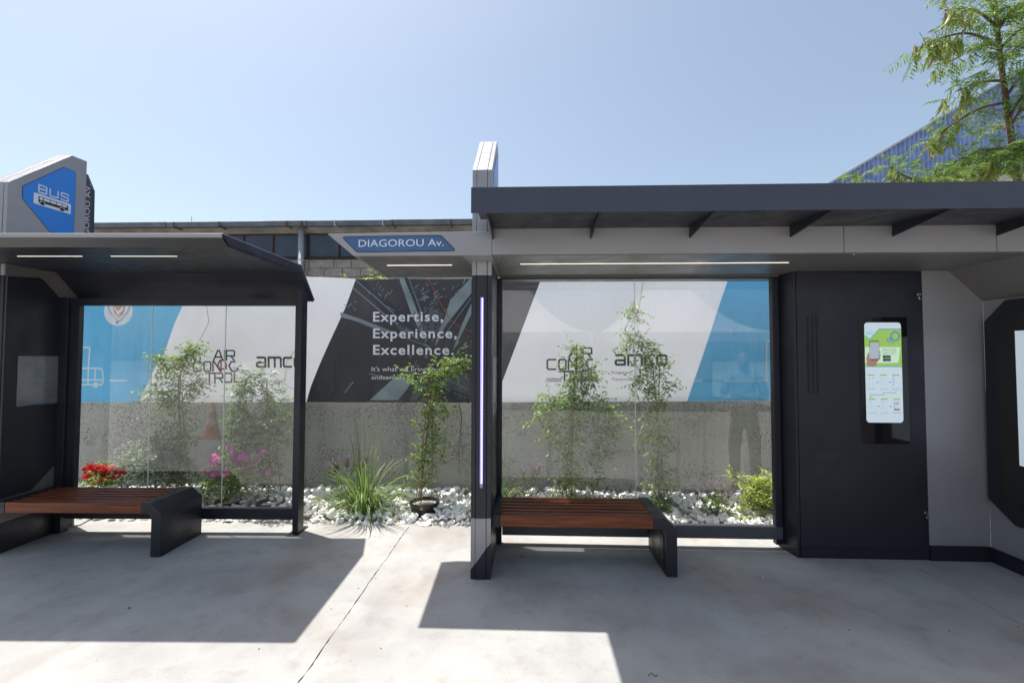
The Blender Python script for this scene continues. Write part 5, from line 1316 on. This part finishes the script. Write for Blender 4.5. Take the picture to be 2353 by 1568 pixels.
vp = at(487, 1005, z=0); vl = Matrix.Rotation(-TH, 3, 'Z') @ vp; vl.y = 2*LG-vl.y; cp = Matrix.Rotation(TH, 3, 'Z') @ vl
TC = Thing('traffic_cone', (cp.x, cp.y, 0), 'orange and white traffic cone on the yard mirrored in the left shelter glass', 'traffic cone')
M['orange'] = mat('orange_rubber', (.75, .1, .04), .5); M['whiteband'] = mat('white_reflective_band', (.8, .8, .8), .4)
def ring(name, z0, z1, r0, r1, m):
    n = 24; v = []
    for z, r in ((z0, r0), (z1, r1)): v += [(cp.x+r*math.cos(2*PI*k/n), cp.y+r*math.sin(2*PI*k/n), z) for k in range(n)]
    link(name, v, [(k, (k+1) % n, n+(k+1) % n, n+k) for k in range(n)]+[tuple(range(n)), tuple(range(2*n-1, n-1, -1))], m, TC)
rz = lambda z: .15-.12*z/.75
ring('cone_body', .03, .3, rz(.03), rz(.3), M['orange']); ring('reflective_band', .3, .42, rz(.3), rz(.42), M['whiteband']); ring('cone_body', .42, .53, rz(.42), rz(.53), M['orange'])
ring('reflective_band', .53, .62, rz(.53), rz(.62), M['whiteband']); ring('cone_body', .62, .75, rz(.62), rz(.75), M['orange'])
box('cone_base', cp.x-.2, cp.x+.2, cp.y-.2, cp.y+.2, 0, .03, M['orange'], TC, .006)

# ------------------------------------------------------------------ man standing in the shade just right of the frame (mirrored in the right glass)
vp = at(1712, 1118, z=0); px_, py_ = vp.x, 2*YG-vp.y
PT = Thing('person', (px_, py_, 0), 'man in pale blue shirt and blue trousers with folded arms, mirrored in the right glass', 'person')
def skinned(name, joints, edges, m, sub=2, root=0):
    me = bpy.data.meshes.new(name); me.from_pydata([Vector(j[:3]) for j in joints], edges, []); me.materials.append(m)
    o = bpy.data.objects.new(name, me); col.objects.link(o); o.parent = PT.o
    sk = o.modifiers.new('skin', 'SKIN'); sk.use_smooth_shade = True
    for i, j in enumerate(joints):
        r_ = j[3]; r_ = r_ if isinstance(r_, tuple) else (r_, r_); me.skin_vertices[0].data[i].radius = r_; me.skin_vertices[0].data[i].use_root = (i == root)
    sb = o.modifiers.new('smooth', 'SUBSURF'); sb.levels = sb.render_levels = sub
    o.rotation_euler = (0, 0, math.radians(25)); return o
M['skin'] = mat('skin', (.5, .3, .22), .5); M['shirt'] = mat('pale_blue_shirt', (.25, .36, .55), .8, bump=.3, bscale=25); M['trousers'] = mat('blue_trousers', (.05, .07, .14), .85, bump=.3, bscale=25)
M['hair'] = mat('dark_hair', (.03, .025, .02), .7); M['shoe'] = mat('dark_shoe', (.03, .03, .03), .5)
# faces +y (towards the glass); one body from feet to head with both arms folded across the chest
J = [(0, 0, .95, (.15, .11)), (0, 0, 1.12, (.135, .1)), (0, .01, 1.32, (.16, .11)), (0, 0, 1.46, (.1, .08)), (0, .01, 1.54, .055), (0, .03, 1.62, (.07, .085)), (0, .02, 1.71, (.078, .095)), (0, .01, 1.78, (.06, .07)),
     (.1, 0, .88, .09), (.12, .01, .5, .06), (.12, -.01, .09, .04), (.125, .12, .045, .035), (-.1, 0, .88, .09), (-.12, .01, .5, .06), (-.12, -.01, .09, .04), (-.125, .12, .045, .035),
     (.19, 0, 1.42, .055), (.25, .04, 1.16, .042), (.06, .2, 1.2, .032), (-.06, .2, 1.23, .028), (-.19, 0, 1.42, .055), (-.25, .04, 1.16, .042), (-.06, .17, 1.17, .032), (.08, .17, 1.2, .028)]
Ed = [(0, 1), (1, 2), (2, 3), (3, 4), (4, 5), (5, 6), (6, 7), (0, 8), (8, 9), (9, 10), (10, 11), (0, 12), (12, 13), (13, 14), (14, 15), (3, 16), (16, 17), (17, 18), (18, 19), (3, 20), (20, 21), (21, 22), (22, 23)]
for sgn, k in ((-1, 19), (1, 23)):
    b_ = J[k]
    for f_, (dz, ln_) in enumerate(((.028, .07), (.01, .08), (-.008, .075), (-.026, .06))):
        J.append((b_[0]+sgn*.045, b_[1]+.004, b_[2]+dz, .0095)); Ed.append((k, len(J)-1)); J.append((b_[0]+sgn*(.045+ln_*.6), b_[1]-.006, b_[2]+dz-.002, .0085)); Ed.append((len(J)-2, len(J)-1))
        J.append((b_[0]+sgn*(.045+ln_), b_[1]-.02, b_[2]+dz-.006, .0075)); Ed.append((len(J)-2, len(J)-1))
    J.append((b_[0]+sgn*.01, b_[1]+.01, b_[2]+.05, .01)); Ed.append((k, len(J)-1)); J.append((b_[0]+sgn*.035, b_[1]+.005, b_[2]+.07, .009)); Ed.append((len(J)-2, len(J)-1))
skinned('body', J, Ed, M['skin'])
skinned('trousers', [(0, 0, 1.0, (.165, .125)), (0, 0, .93, (.17, .13)), (.1, 0, .86, .105), (.12, .01, .5, .078), (.12, -.01, .1, .065), (-.1, 0, .86, .105), (-.12, .01, .5, .078), (-.12, -.01, .1, .065)], [(0, 1), (1, 2), (2, 3), (3, 4), (1, 5), (5, 6), (6, 7)], M['trousers'])
skinned('shirt', [(0, 0, .94, (.175, .135)), (0, 0, 1.12, (.155, .12)), (0, .01, 1.32, (.18, .13)), (0, 0, 1.47, (.11, .09)), (.19, 0, 1.42, .072), (.25, .035, 1.19, .06), (-.19, 0, 1.42, .072), (-.25, .035, 1.19, .06)], [(0, 1), (1, 2), (2, 3), (3, 4), (4, 5), (3, 6), (6, 7)], M['shirt'])
skinned('hair', [(0, -.03, 1.68, (.075, .07)), (0, -.015, 1.77, (.075, .085)), (0, .015, 1.81, (.055, .06))], [(0, 1), (1, 2)], M['hair'])
for sx in (.125, -.125): skinned('shoe', [(sx, -.04, .04, .045), (sx, .06, .04, .048), (sx, .15, .035, .04)], [(0, 1), (1, 2)], M['shoe'])
skinned('nose', [(0, .11, 1.67, .012), (0, .128, 1.655, .013)], [(0, 1)], M['skin'], 1)
for sx in (-.032, .032): skinned('eye', [(sx, .1, 1.69, .01), (sx, .106, 1.69, .008)], [(0, 1)], M['chip'], 1)
skinned('mouth', [(-.025, .108, 1.62, .006), (.025, .108, 1.62, .006)], [(0, 1)], M['red'], 1)
for sx in (-.082, .082): skinned('ear', [(sx, .01, 1.66, .012), (sx, .005, 1.7, .014)], [(0, 1)], M['skin'], 1)

mb = MB(); lr = random.Random(77)
for _ in range(150):
    x = lr.uniform(-3.2, 2.9) if lr.random() < .5 else lr.choice((-1.5, -1.1, -1.9, .6, 1.5))+lr.gauss(0, .18); y_ = lr.uniform(BED0-.06, 5.4)
    leafgeo(mb, Vector((x, y_, (.09+heap(x, y_)) if y_ > BED0+.03 else .006)), Vector((lr.gauss(0, 1), lr.gauss(0, 1), .1)), Vector((lr.gauss(0, .3), lr.gauss(0, .3), 1)), lr.uniform(.02, .045), .018, .4)
o = mb.build('dead_leaves', mat('dead_leaf', (.2, .09, .035), .8, island=1, vcol=(.36, .22, .1))); o.parent = bed; o['kind'] = 'stuff'
